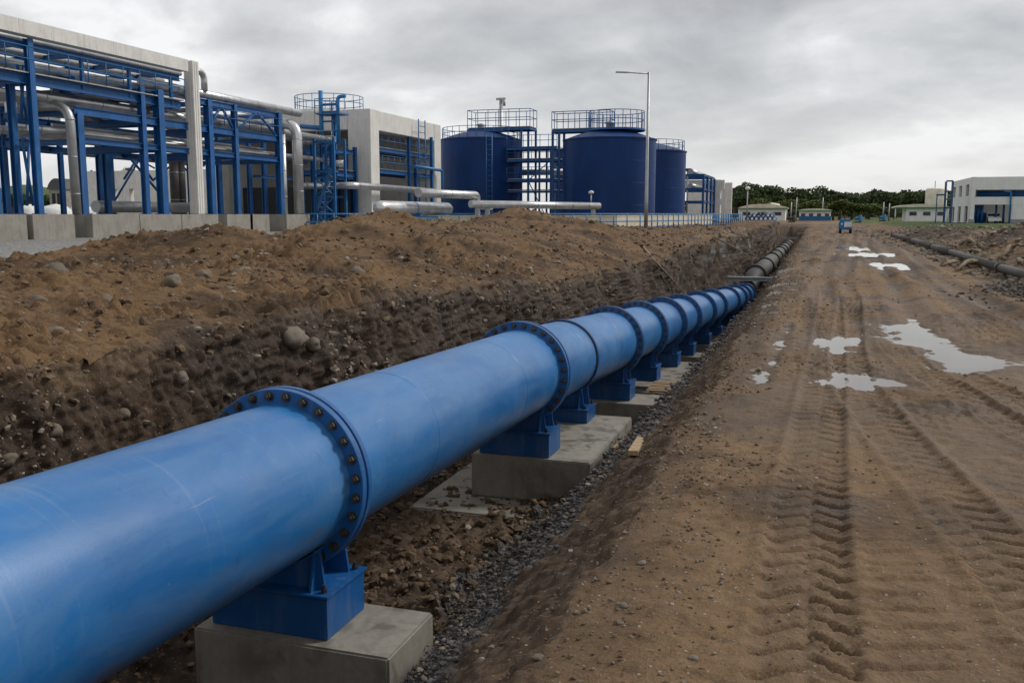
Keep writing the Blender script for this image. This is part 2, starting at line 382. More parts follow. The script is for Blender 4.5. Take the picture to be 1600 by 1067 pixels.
XP, RP, RF = -3.89, .6, .72                        # big main: x of its axis, pipe radius, flange radius
YJ = 12.37
def zax(Y): return -0.0035 - .02479 * Y if Y <= YJ else -0.0035 - .02479 * YJ - .0575 * (Y - YJ)
zaxv = np.vectorize(zax)

ys = [-9.]
while ys[-1] < 2.6: ys.append(ys[-1] + (.5 if ys[-1] < 0 else .08))
while ys[-1] < 20: ys.append(ys[-1] + max(.018, .0031 * ys[-1]))
while ys[-1] < 150: ys.append(ys[-1] + .0048 * ys[-1])
while ys[-1] < 2600: ys.append(ys[-1] * 1.12)
YS = np.array(ys); NR = len(YS)
def ip(xs, vs): return np.interp(YS, xs, vs)
crest = ip([-9, 5, 12.2, 13.5, 15.2, 17, 18.4, 20, 22, 24, 25, 27, 31, 35, 38, 41, 45, 52, 58, 63, 140], [.9, .95, 1.02, .85, .72, 1.0, 1.55, 1.30, .68, 1.15, 1.5, 1.75, 1.66, 1.3, 1.55, 2.0, 1.70, 1.28, .95, .78, .75])
floor = np.maximum(zaxv(YS) - 1.86, -4.0); floor = np.where(YS > 60, np.interp(YS, [60, 70, 125], [-4.0, -3.3, -3.0]), floor)
close = np.clip((YS - 128) / 9, 0, 1); close = close * close * (3 - 2 * close)
far = np.clip((YS - 95) / 50, 0, 1)
rz_ = .42 * far                                     # the road climbs a little
one = np.ones(NR); ramp0 = np.clip((YS - 18) / 30, 0, 1)
fl = floor * (1 - close) + rz_ * close
def cl(a): return a * (1 - close) + (.55) * close
zr0 = np.zeros(NR)
wle = (.18 + .006 * np.clip(YS, 0, 100)) * fbm(YS * .45, zr0, zr0, 3, 61) + .55 * ramp0 * fbm(YS * .11, zr0, zr0, 2, 63)
wre = (.05 + .004 * np.clip(YS, 0, 100)) * fbm(YS * .7, zr0, zr0, 3, 67)
K = [  # (x, z, columns to the next point, roughness)
 (-1500 * one, .75 * one, 10, 0), (-120 * one, .75 * one, 40, .1), (-30 * one, .75 * one, 40, .3), (-17.5 * one, .76 * one, 50, .5),
 (-13.2 * one, cl(crest), 66, 1.), (-9.6 * one, cl(.52 * crest + .40), 66, 1.), (-6.28 * one + wle, cl(ip([-9, 8, 14, 20, 26, 45, 60, 90], [.66, .68, .60, .42, .2, .12, .3, .5])), 22, 1.),
 (-6.12 * one + wle, cl(ip([-9, 8, 14, 20, 26, 45, 60, 90], [.22, .22, .12, -.12, -.4, -.6, -.5, -.3])), 96, 1.), (-5.58 * one + .6 * wle, fl + .22, 16, .8), (-5.15 * one, fl, 56, .75),
 (-3.35 * one, fl + .05 * (1 - close), 18, .6), (-2.95 * one, (fl * .86) * (1 - close) + rz_ * close, 72, .5), (-1.80 * one, fl * .34 * (1 - close) + rz_, 44, .5), (-1.02 * one + wre, -.03 + rz_, 18, .5),
 (-.70 * one + wre, .015 + rz_, 262, .3), (4.7 * one, .03 + rz_, 40, .4), (6.3 * one, .02 + rz_ * 1.1, 44, .7), (9.4 * one, .35 + rz_ * .6, 40, 1.), (14 * one, .62 * one, 30, 1.), (30 * one, .72 * one, 26, .4), (160 * one, .72 * one, 10, .1), (1500 * one, .72 * one, 0, 0)]
X = []; Z = []; A = []; bounds = [0]
for i in range(len(K) - 1):
    n = K[i][2]
    for j in range(n):
        q = j / n; X.append(K[i][0] * (1 - q) + K[i + 1][0] * q); Z.append(K[i][1] * (1 - q) + K[i + 1][1] * q); A.append(K[i][3] * (1 - q) + K[i + 1][3] * q)
    bounds.append(len(X))
X.append(K[-1][0]); Z.append(K[-1][1]); A.append(K[-1][3])
X = np.array(X).T.copy(); Z = np.array(Z).T.copy(); A = np.array(A)[None, :]; NC = X.shape[1]     # rows x columns
for _ in range(14):
    Z[:, 1:-1] = .25 * Z[:, :-2] + .5 * Z[:, 1:-1] + .25 * Z[:, 2:]
Y = np.repeat(YS[:, None], NC, 1)
cidx = np.arange(NC)[None, :]
def ramp01(x, a, b): q = np.clip((x - a) / (b - a), 0, 1); return q * q * (3 - 2 * q)
kb = bounds                                          # kb[i] = first column of control point i
# right-hand spoil heap in the verge
def bump_(cx, cy_, rx, ry, h): return h * np.exp(-((X - cx) / rx) ** 2 - ((Y - cy_) / ry) ** 2)
Z += bump_(8.8, 74, 2.2, 13, .62) + bump_(8.6, 46, 1.9, 7, 1.0) + bump_(7.5, 34.5, 1.3, 3.6, .85) + bump_(6.9, 29, .9, 2.4, .5) + bump_(5.5, 24.0, 1.1, 2.0, .40) + bump_(12.5, 29, 3, 5, .5)
Z += bump_(-16., 18.5, 2.4, 2.0, .25) + bump_(-15., 27, 2.5, 3.5, .3) + bump_(-14.5, 41.5, 3, 4, .25)
Z += bump_(-1.9, 9.3, .35, 2.2, .10)
# displacement along the profile normal
dX = np.gradient(X, axis=1); dZ = np.gradient(Z, axis=1); ln = np.sqrt(dX ** 2 + dZ ** 2) + 1e-9; nx, nz = -dZ / ln, dX / ln
nearm = (Y < 150) & (np.abs(X) < 40)
I = np.where(nearm); x_, y_, z_ = X[I], Y[I], Z[I]; a_ = np.broadcast_to(A, X.shape)[I]; ci = np.broadcast_to(cidx, X.shape)[I]
steep = ramp01(np.abs(nx[I]), .45, .85)
lowf = fbm(x_ * .55, y_ * .55, z_ * .55, 3, 1); midf = fbm(x_ * 2.1, y_ * 2.1, z_ * 2.1, 3, 2); fin = fbm(x_ * 8.5, y_ * 8.5, z_ * 8.5, 3, 3, .6)
rid = 1 - np.abs(fbm(x_ * 3.4, y_ * 3.4, z_ * 3.4, 3, 5)) * 2
stre = fbm(x_ * .8, y_ * 3.0, z_ * .55, 4, 9, .55)
bil = .55 * np.abs(noise3(x_ * 3.6 + .6 * midf, y_ * 3.6 + .6 * lowf, z_ * 3.6, 51)) + .75 * np.abs(noise3(x_ * 8.1, y_ * 8.1, z_ * 8.1, 53)) + .45 * np.abs(noise3(x_ * 17., y_ * 17., z_ * 17., 55)) - .33
isroad = (ci >= kb[13]) & (ci <= kb[16]); isbank = (ci >= kb[3]) & (ci < kb[6]); iswall = (ci >= kb[6]) & (ci < kb[9]); isslope = (ci >= kb[10]) & (ci < kb[13]); isfloor = (ci >= kb[9]) & (ci < kb[10] + 6)
near_boost = np.clip(y_ / 30, .6, 1.6)
disp = np.zeros_like(x_)
disp += np.where(isbank, .17 * lowf + .10 * midf + .05 * fin + (.07 + .17 * ramp01(fbm(x_ * .9, y_ * .9, z_ * .9, 2, 57), -.2, .35)) * bil, 0)
gouge = fbm(x_ * .5, y_ * 5.2, z_ * .8, 3, 13, .55); nf = 1 - .75 * ramp01(y_, 22, 55)
disp += np.where(iswall, (.13 * lowf + .15 * stre + .08 * midf) * (1 + np.clip(y_ - 15, 0, 80) / 40) + (.05 * fin + .10 * gouge + .09 * bil) * nf, 0)
disp += np.where(isfloor, .05 * lowf + .08 * midf + .045 * fin + .13 * bil, 0)
disp += np.where(isslope, .07 * lowf + .05 * midf + .02 * fin + .06 * bil, 0)
disp += np.where(ci >= kb[15], a_ * (.22 * lowf + .13 * midf + .03 * fin + .16 * bil), 0)
disp += np.where(ci < kb[3], .02 * midf + .01 * fin, 0)
# road: swells, tyre ruts with lug prints, churned edges, shallow hollows that hold water
rd = .024 * lowf + .016 * midf + .011 * fin + .008 * (rid - .5)
churn = ramp01(fbm(x_ * .9, y_ * .5, 0 * x_, 3, 21), .05, .5)
rd += churn * (.018 * fin + .045 * bil) + .012 * bil
damp = np.zeros_like(x_)
def track(pts, wd, lug=.215, amp=.024, depth=.026, ang=.7, fade=(4, 27), ph=0.):
    global rd, damp
    xc = np.interp(y_, [p[1] for p in pts], [p[0] for p in pts])
    u = (x_ - xc) / (wd / 2); inside = ramp01(1.12 - np.abs(u), 0, .22); wob = .35 + .65 * ramp01(fbm(x_ * 1.1, y_ * 1.1, 0 * x_ + ph, 3, 31), -.45, .25)
    fd = ramp01(y_, fade[0] - 1, fade[0]) * (1 - ramp01(y_, fade[1] - 5, fade[1]))
    s_ = (y_ + np.abs(u) * ang * wd * .5 + ph + .05 * midf + .03 * lowf) / lug + np.where(u > 0, .5, 0)
    saw = s_ - np.floor(s_)
    prof = .45 - 1.7 * ramp01(saw, .36, .42) * (1 - ramp01(saw, .54, .62)) + .6 * np.exp(-((saw - .70) / .07) ** 2) + .3 * np.exp(-((saw - .28) / .07) ** 2)
    ed = ramp01(np.abs(u), .75, 1.05) * (1 - ramp01(np.abs(u), 1.05, 1.5))
    rd += fd * (inside * (-depth + amp * prof * wob * ramp01(np.abs(u), .04, .14)) + .022 * ed)
    damp = np.maximum(damp, .42 * inside * fd * (.6 + .4 * wob))
track([(.02, 2), (.04, 6), (.08, 8), (.16, 11), (.25, 14), (.4, 22)], .46, ph=.1)
track([(1.35, 3), (1.12, 5.0), (.95, 6.4), (.78, 7.8), (.58, 9.6), (.46, 11.4), (.5, 14), (.8, 22)], .46, ph=.33)
track([(2.6, 4.), (2.12, 7.3), (1.85, 8.6), (1.5, 10.6), (1.3, 12.2), (1.15, 14), (1.3, 24)], .42, ph=.2, fade=(5, 17))
track([(3.1, 4.), (2.5, 7.6), (2.2, 9.2), (1.85, 11.2), (1.6, 12.6), (1.5, 20)], .40, ph=.05, fade=(5, 15), amp=.024, depth=.03)
track([(2.4, 2.), (1.75, 4.6), (1.5, 5.6), (1.3, 7), (1.0, 9)], .5, ph=.6, fade=(2, 8.5), amp=.014, depth=.01)
track([(.9, 2.), (.75, 4.6), (.5, 7.5)], 1.3, ph=.4, fade=(2, 7.5), amp=.018, depth=.0, lug=.2, ang=.35)
track([(2.3, 2.), (2.0, 4.6), (1.9, 7.5)], 1.2, ph=.9, fade=(2, 8.5), amp=.018, depth=.0, lug=.22, ang=-.4)
for xc0, wd, dd in ((.5, .42, .06), (1.1, .3, .035), (1.9, .42, .065), (2.6, .34, .045), (3.3, .5, .08), (3.9, .32, .05), (-.25, .34, .035)):    # old smooth ruts further off
    xc = xc0 + .30 * np.sin(y_ / 9. + xc0 * 2) + .02 * np.clip(y_ - 30, 0, 80)
    u = (x_ - xc) / wd; g = ramp01(y_, 13, 20)
    rd += g * (-dd * np.exp(-u ** 2 * 4) + .5 * dd * np.exp(-(np.abs(u) - 1) ** 2 * 8)); damp = np.maximum(damp, g * .8 * np.exp(-u ** 2 * 3) * ramp01(lowf, -.5, .2))
PUD = [  # x, y, rx, ry, depth of the hollow, name key
 (.63, 11.35, .42, .55, .06), (.33, 14.7, .36, .75, .055), (1.55, 15.9, .50, 1.15, .07), (2.05, 13.4, .42, .95, .065), (2.55, 11.9, .18, .6, .055), (1.3, 17.2, .36, .55, .055),
 (-.55, 11.3, .11, .45, .055), (-.46, 12.4, .07, .35, .05), (-.43, 14.1, .12, .75, .055), (-.36, 16.1, .07, .6, .05),
 (2.15, 56.5, .75, 3.2, .11), (2.35, 48., .85, 2.4, .11), (2.62, 38.3, .65, 1.5, .10), (2.75, 35.8, .45, .6, .08), (3.3, 49.5, .5, 1.4, .1)]
pr2 = ramp01(fbm(x_ * 4.5, y_ * 3., 0 * x_, 2, 93), .0, .4)
pn = 1 + .95 * fbm(x_ * 2.2, y_ * 1.6, 0 * x_, 3, 91)
for (px, py, rx, ry, dd) in PUD:
    r2 = (((x_ - px) / rx) ** 2 + ((y_ - py) / ry) ** 2) * pn
    wgt = np.exp(-r2 ** 1.5 * .5); rd = rd * (1 - .45 * wgt) - dd * wgt + wgt * (.012 * fin + .018 * np.maximum(rid, 0) * pr2); damp = np.maximum(damp, np.exp(-r2 / 5.))
roadw = ramp01(x_, -1.0, -.6) * (1 - .6 * ramp01(x_, 3.8, 5.2))
disp += np.where(isroad, rd * roadw, 0)
X[I] += disp * nx[I] * np.where(isroad, 0, 1); Z[I] += disp * np.where(isroad, 1, nz[I])
# clods pushed off the road edge
del midf
mask = np.zeros(X.shape + (4,), np.float32)
mk = np.zeros((len(x_), 4), np.float32)
lowc = fbm(x_ * .8, y_ * .8, z_ * 1.4, 4, 41); hic = fbm(x_ * 3, y_ * 3, z_ * 3, 3, 43)
dk = np.zeros_like(x_)
dk = np.where(iswall, np.clip(.97 + .3 * lowc, 0, 1) * ramp01(ci + 14 * hic + 10 * lowc, kb[6] - 2, kb[6] + 14), dk)
dk = np.where(isbank, np.clip(ramp01(lowc + .45 * hic + .1, -.05, .45) * .85, 0, 1), dk)
dk = np.where(isfloor, .55 + .5 * lowc, dk)
dk = np.where(isslope, (.55 + .4 * lowc) * (1 - .8 * ramp01((ci - kb[10]) / (kb[13] - kb[10]) + .2 * lowc + .1 * hic, .86, 1.08)) + .2, dk)
strk = fbm(x_ * 2.3, y_ * .16, 0 * x_, 4, 83)
dk = np.where(isroad, np.clip(ramp01(lowc + .35 * hic, -.05, .5) * .7 + .65 * ramp01(strk, -.02, .28) * ramp01(y_, 8, 18), 0, 1) * 1.0 + .5 * (1 - ramp01(x_ + .5 * lowc, -1.0, -.3)), dk)
dk = np.where(ci >= kb[15], ramp01(lowc + .95 * np.exp(-((x_ - 8.8) / 2.4) ** 2 - ((y_ - 74) / 14) ** 2) + .4 * np.exp(-((x_ - 8.4) / 2) ** 2 - ((y_ - 46) / 6) ** 2), .1, .5), dk)
mk[:, 0] = np.clip(dk, 0, 1)
q_ = (ci - kb[10]) / (kb[13] - kb[10])
gr = np.where(isslope, ramp01(q_ + .14 * hic + .05 * lowc, -.02, .10) * (1 - ramp01(q_ + .16 * hic + .10 * lowc, .52, .74)) * (1 - ramp01(y_, 60, 90)), 0)
gr = np.where(isroad, .22 * ramp01(lowc * .8 + hic * .3, .32, .6), gr)
gr = np.where(ci < kb[3] + 14, 1 - ramp01(ci + 12. * hic, kb[3] - 12, kb[3] + 12), gr)
grass = np.where(ci >= kb[16], ramp01(y_ + 10 * lowc, 74, 90) * ramp01(x_ + lowc, 8.2, 10.), 0)
gr = np.where(ci >= kb[15], grass, gr); mk[:, 1] = np.clip(gr, 0, 1)
rock = np.where((ci >= kb[6] - 14) & (ci < kb[9]), .75 * ramp01(y_, 52, 62) * (1 - ramp01(y_, 88, 100)) * ramp01(lowc + .25 * hic, -.02, .35) * ramp01(z_, -2.2, -.6), 0)
rock = np.where(isslope | ((ci >= kb[13]) & (ci < kb[14] + 14)), .9 * ramp01(y_, 15, 20) * (1 - ramp01(y_, 34, 42)) * ramp01(lowc + .5 * hic, .0, .4), rock)
rock = np.maximum(rock, np.where(isslope, .5 * ramp01(y_, 4, 5) * ramp01(hic, .35, .6) * (q_ < .3), 0))
damp = np.maximum(damp, .62 * ramp01(fbm(x_ * .55, y_ * .22, 0 * x_, 3, 97) + .2 * hic, .02, .3))
mk[:, 2] = np.clip(rock, 0, 1); mk[:, 3] = np.clip(np.where(isroad, damp, np.where(isfloor, .35 + .3 * lowc, np.where(iswall, .45 + .3 * lowc, 0))), 0, 1)
mask[I] = mk
fg = (Y >= 150)[..., None] & ((X > 5) | (X < -150))[..., None]
mask[..., 1:2] = np.where(fg & (X > 5)[..., None], .85, mask[..., 1:2]); mask[..., 1:2] = np.where((X < -30)[..., None], .9, mask[..., 1:2])
# sculpt a few rock ledges in the far left wall
P3 = np.stack([X, Y, Z], -1)
def sheet(name, c0, c1, mat):
    sub = P3[:, c0:c1 + 1]; nr, nc = sub.shape[:2]
    me = bpy.data.meshes.new(name); nv = nr * nc; me.vertices.add(nv); me.vertices.foreach_set('co', sub.astype(np.float32).ravel())
    idx = np.arange(nv).reshape(nr, nc); q = np.stack([idx[:-1, :-1], idx[:-1, 1:], idx[1:, 1:], idx[1:, :-1]], -1).reshape(-1, 4)
    me.loops.add(q.size); me.loops.foreach_set('vertex_index', q.ravel().astype(np.int32)); me.polygons.add(len(q))
    me.polygons.foreach_set('loop_start', np.arange(0, q.size, 4, dtype=np.int32)); me.polygons.foreach_set('use_smooth', np.ones(len(q), bool))
    at = me.attributes.new('mask', 'FLOAT_COLOR', 'POINT'); at.data.foreach_set('color', mask[:, c0:c1 + 1].astype(np.float32).ravel())
    me.update(calc_edges=True); me.materials.append(M[mat]); o = link(bpy.data.objects.new(name, me)); o['kind'] = 'structure'; return o
sheet('gravel_yard', 0, kb[3], 'yard_gravel'); sheet('earth_bank', kb[3], kb[6], 'bank_soil'); sheet('trench', kb[6], kb[13], 'trench_soil')
sheet('road', kb[13], kb[15], 'road_mud'); sheet('verge', kb[15], NC - 1, 'verge_soil')
vpx, vpy, vpd = proj(P3.reshape(-1, 3)); vpd = np.where(vpd < .1, 1e9, vpd)
def hit(px, py, rad=5.):
    """the nearest terrain point that shows at a pixel of the photograph"""
    d2 = (vpx - px) ** 2 + (vpy - py) ** 2; c = np.where(d2 < rad * rad)[0]
    if len(c) == 0: c = np.array([np.argmin(np.where(vpd < 1e8, d2, 1e12))])
    dm = vpd[c].min(); c = c[vpd[c] < dm + .5 + .05 * dm]; i = c[np.argmin(d2[c])]
    return Vector(P3.reshape(-1, 3)[i]), i
def ground(x, y):
    r = np.searchsorted(YS, y); r = min(max(r, 0), NR - 1); c = np.argmin(np.abs(X[r] - x)); return float(Z[r, c])

# puddles: flat water lying in the hollows
WATER = [(.63, 11.35, .75, 1.0, 0), (.30, 14.7, .52, 1.2, 0), (2.02, 14.6, 1.15, 4.0, .12), (-.49, 11.6, .2, 1.5, .04), (-.40, 15.1, .2, 2.0, .03), (2.15, 56.5, 1.2, 4.5, 0), (2.5, 48.2, 1.6, 2.6, 0), (2.66, 37.7, 1.0, 2.7, 0)]
for i, (px, py, rx, ry, sk) in enumerate(WATER):
    zc = (-.021 if py < 30 else -.038) - .0015 * (i % 3); mb = MB(); n = 40
    pts = [(px + rx * math.cos(6.2832 * k / n) - sk * ry * math.sin(6.2832 * k / n), py + ry * math.sin(6.2832 * k / n), zc) for k in range(n)]
    mb.add(pts, [tuple(range(n))]); o = mb.build('puddle', 'puddle_water'); o['kind'] = 'structure'

# ------------------------------------------------------------------ loose stones (uncountable) and the big cobbles
def ico(sub):
    bm = bmesh.new(); bmesh.ops.create_icosphere(bm, subdivisions=sub, radius=1); bm.verts.ensure_lookup_table()
    v = np.array([q.co[:] for q in bm.verts]); f = np.array([[q.index for q in t_.verts] for t_ in bm.faces]); bm.free(); return v, f
I1, I2, I3 = ico(1), ico(2), ico(3)
def scatter(name, sel_w, n, smin, smax, mat, label, cat, flat=(.45, .95), sink=.25, base=I1, power=2.4, jitter=.28, grow=0.0):
    fw = sel_w.ravel(); fw = fw / fw.sum(); idx = RNG.choice(len(fw), n, p=fw); pos = P3.reshape(-1, 3)[idx]
    s = smin + (smax - smin) * RNG.random(n) ** power; s = s * (1 + grow * np.clip(pos[:, 1] - 12, 0, 60)) * np.clip(pos[:, 1] / 9., .6, 1)
    bv, bf = base; nv = len(bv)
    sc_ = np.stack([s * RNG.uniform(.75, 1.35, n), s * RNG.uniform(.75, 1.35, n), s * RNG.uniform(flat[0], flat[1], n)], -1)
    v = bv[None] * (1 + jitter * (RNG.random((n, nv, 1)) - .5) * 2) * sc_[:, None, :]
    a = RNG.random(n) * 6.283; b = RNG.normal(0, .35, n)
    ca, sa, cb, sb = np.cos(a), np.sin(a), np.cos(b), np.sin(b)
    x0, y0, z0 = v[..., 0], v[..., 1], v[..., 2]
    y1 = y0 * cb[:, None] - z0 * sb[:, None]; z1 = y0 * sb[:, None] + z0 * cb[:, None]
    x2 = x0 * ca[:, None] - y1 * sa[:, None]; y2 = x0 * sa[:, None] + y1 * ca[:, None]
    spread = RNG.normal(0, .012, (n, 2)) * (1 + .3 * pos[:, 1:2])
    v = np.stack([x2 + (pos[:, 0] + spread[:, 0])[:, None], y2 + (pos[:, 1] + spread[:, 1])[:, None], z1 + (pos[:, 2] + s * (flat[0] * .5) * (1 - 2 * sink))[:, None]], -1).reshape(-1, 3)
    f = (bf[None] + (np.arange(n) * nv)[:, None, None]).reshape(-1, 3)
    me = bpy.data.meshes.new(name); me.vertices.add(len(v)); me.vertices.foreach_set('co', v.astype(np.float32).ravel())
    me.loops.add(f.size); me.loops.foreach_set('vertex_index', f.ravel().astype(np.int32)); me.polygons.add(len(f)); me.polygons.foreach_set('loop_start', np.arange(0, f.size, 3, dtype=np.int32))
    me.polygons.foreach_set('use_smooth', np.full(len(f), jitter < .2)); me.update(calc_edges=True); me.materials.append(M[mat])
    o = link(bpy.data.objects.new(name, me)); return tag(o, label, cat, None, 'stuff')
# sampling weight: what a pixel of the picture sees, so that stones look evenly strewn; cell area with a falloff over distance
cell = np.gradient(YS)[:, None] * ln
fo = cell / (1 + (Y / 14.) ** 2.0) * ((Y > 2.2) & (Y < 110))
C_ = np.broadcast_to(cidx, X.shape)
fullq = (C_ - kb[10]) / (kb[13] - kb[10])
lowm = fbm(X * .7, Y * .7, Z * .7, 3, 77); patch = .06 + ramp01(lowm + .4 * fbm(X * 2.3, Y * 2.3, Z * 2.3, 2, 79), .0, .5) ** 1.5
scatter('gravel_stones', fo * (mask[..., 1] * ((C_ >= kb[10]) & (C_ < kb[13]))) * (Y < 40), 24000, .010, .042, 'stone_grey', 'dark grey gravel strewn down the slope beside the pipe', 'gravel', grow=.02)
scatter('slope_pebbles', fo * ((C_ >= kb[10]) & (C_ < kb[14])) * patch * (Y < 60), 4200, .007, .034, 'stone_brown', 'brown and pale pebbles on the trench slope', 'pebbles', grow=.02)
scatter('road_pebbles', fo * ((C_ >= kb[13]) & (X < 5)) * (.012 + 1. * np.exp(-((X + 1.0) / .65) ** 2) + .05 * patch) * (mask[..., 3] < .5), 3600, .004, .024, 'stone_brown', 'small pale pebbles lying on the muddy track', 'pebbles', grow=.015, jitter=.16, power=3.2)
scatter('mud_crumbs', fo * ((C_ >= kb[13] - 20) & (X < 5)) * (.03 + .8 * np.exp(-((X + .9) / .8) ** 2) + .14 * patch) * (mask[..., 3] < .5), 8000, .004, .020, 'clod', 'crumbs of brown mud along the track', 'mud', grow=.02)
scatter('bank_stones', fo * ((C_ >= kb[3] + 20) & (C_ < kb[6] + 10)) * patch * (Y < 90) * (1 + Y / 20), 6500, .010, .06, 'stone_brown', 'brown stones strewn over the spoil bank', 'stones', grow=.012, jitter=.35)
scatter('bank_clods', fo * ((C_ >= kb[3] + 10) & (C_ < kb[7])) * (Y < 90) * (1 + Y / 20), 6000, .012, .085, 'clod', 'lumps of brown earth on the spoil bank', 'earth', grow=.012, jitter=.3, power=3.)
scatter('wall_stones', fo * ((C_ >= kb[6]) & (C_ < kb[9])) * patch * (Y < 70), 3400, .010, .055, 'stone_brown', 'stones sticking out of the dark trench wall', 'stones', grow=.012, jitter=.35, sink=.5)
scatter('floor_clods', fo * ((C_ >= kb[8]) & (C_ < kb[11])) * (Y < 60), 7000, .015, .075, 'clod', 'lumps of wet earth on the trench floor', 'earth', jitter=.35)
scatter('floor_stones', fo * ((C_ >= kb[8]) & (C_ < kb[11])) * patch * (Y < 60), 2600, .012, .055, 'stone_brown', 'stones on the trench floor under the pipe', 'stones', jitter=.3)
scatter('verge_rubble', fo * ((C_ >= kb[15]) & (X < 16)) * patch * (1 + Y / 12) * (Y > 8), 4500, .03, .12, 'stone_brown', 'rubble over the rough verge right of the track', 'rubble', grow=.012, jitter=.35)
hx, hy = 5.4, 24.0
scatter('dark_chippings', fo * np.exp(-((X - hx) / 1.0) ** 2 - ((Y - hy) / 1.9) ** 2), 2600, .03, .07, 'stone_grey', 'heap of dark grey chippings at the right edge', 'gravel', jitter=.3)

def rock_mesh(seed, sub=I3, amp=.42, sq=(1, .85, .7)):
    v, f = sub; n_ = fbm(v[:, 0] * 1.3 + seed * 3.1, v[:, 1] * 1.3, v[:, 2] * 1.3, 3, seed); v2 = v * (1 + amp * n_)[:, None] * np.array(sq)
    me = bpy.data.meshes.new('cobble'); me.from_pydata(v2.tolist(), [], f.tolist()); me.polygons.foreach_set('use_smooth', np.ones(len(f), bool)); me.materials.append(M['cobble']); return me
RM = [rock_mesh(s) for s in range(5)]
CB = [(85, 420, 38, 'large pale rounded boulder on the spoil bank, upper left'), (270, 438, 29, 'rounded grey boulder on the bank below the mound, left of its neighbour'), (318, 431, 24, 'smaller boulder right beside the rounded grey one on the bank'),
 (377, 430, 32, 'brown-grey boulder on the slope of the leftmost mound'), (61, 471, 30, 'grey boulder below the largest pale one near the left edge'), (165, 469, 27, 'pale boulder between the two groups of bank stones'), (412, 484, 27, 'boulder at the foot of the leftmost mound above the dark wall'),
 (89, 521, 34, 'earth-covered boulder at the brow of the trench wall'), (285, 589, 24, 'round stone stuck in the trench wall above the first flange'), (190, 644, 25, 'round stone in the trench wall above the near pipe'), (82, 670, 32, 'angular stone low in the trench wall near the left edge'), (14, 714, 27, 'grey stone in the wall at the left edge just above the pipe'),
 (458, 528, 44, 'broad brown rock jutting from the brow of the trench wall'), (490, 536, 26, 'small rock beside the broad one at the wall brow'), (560, 424, 22, 'stone among rubble between the leftmost two mounds'), (655, 411, 20, 'stone halfway up the second mound'), (862, 655 + 18, 0, '')]
for i, (px, py, wpx, lab) in enumerate(CB):
    if not wpx: continue
    p_, ix = hit(px, py); D = vpd[ix]; r_ = wpx * D / F / 2 * 1.05
    inst(RM[i % 5], 'boulder', None, p_ - Vector((0, 0, r_ * .1)), (random.uniform(-.3, .3), random.uniform(-.3, .3), random.uniform(0, 6)), (r_, r_, r_ * 1.05), label=lab, cat='boulder', group='boulders in the spoil bank and trench wall')
for i, (px, py, wpx, lab) in enumerate([(976, 676 + 180, 0, ''), (1004, 882, 17, 'flat pale pebble stone at the edge of the track'), (975, 948, 17, 'pale stone low on the track edge, nearest the slope'), (1082, 1027, 18, 'flat grey stone near the bottom edge of the track'), (970, 975, 15, 'grey stone just below the pale one at the track edge'), (840, 1028, 20, 'brown stone on the slope near the bottom edge')]):
    if not wpx: continue
    p_, ix = hit(px, py); r_ = wpx * vpd[ix] / F / 2
    inst(RM[(i + 2) % 5], 'stone', None, p_ + Vector((0, 0, r_ * .15)), (0, 0, i * 1.3), (r_, r_, r_ * .6), label=lab, cat='stone', group='larger stones on the track edge')

# ------------------------------------------------------------------ the big blue main
def bolt_mesh(r=.030, h=.034):
    mb = MB(); mb.lathe([(-.002, 0), (-.002, r * 1.32), (.008, r * 1.32), (.008, r)], 14, 'Y', smooth=False)
    mb.v = [(x, -y, z) for x, y, z in mb.v]
    hx_ = [(r * math.cos(math.pi / 3 * k), r * math.sin(math.pi / 3 * k)) for k in range(6)]
    mb.prism(hx_, 'Y', -.008, -h); mb.prism([(x * .55, z * .55) for x, z in [(r * math.cos(k * .7854), r * math.sin(k * .7854)) for k in range(8)]], 'Y', -h, -h - .016)
    return mb.mesh('bolt', 'bolt_steel')
BOLT = bolt_mesh(); NUT = bolt_mesh(.024, .028)
JO = [-4.2, 6.20, 12.37, 18.32, 21.66, 25.19, 28.70, 33.29, 37.70, 44.58, 49.5, 53.0, 56.9]     # joints along the trench
NSEC = len(JO) - 1
words = ['nearest', 'second', 'third', 'fourth', 'fifth', 'sixth', 'seventh', 'eighth', 'ninth', 'tenth', 'eleventh', 'last']
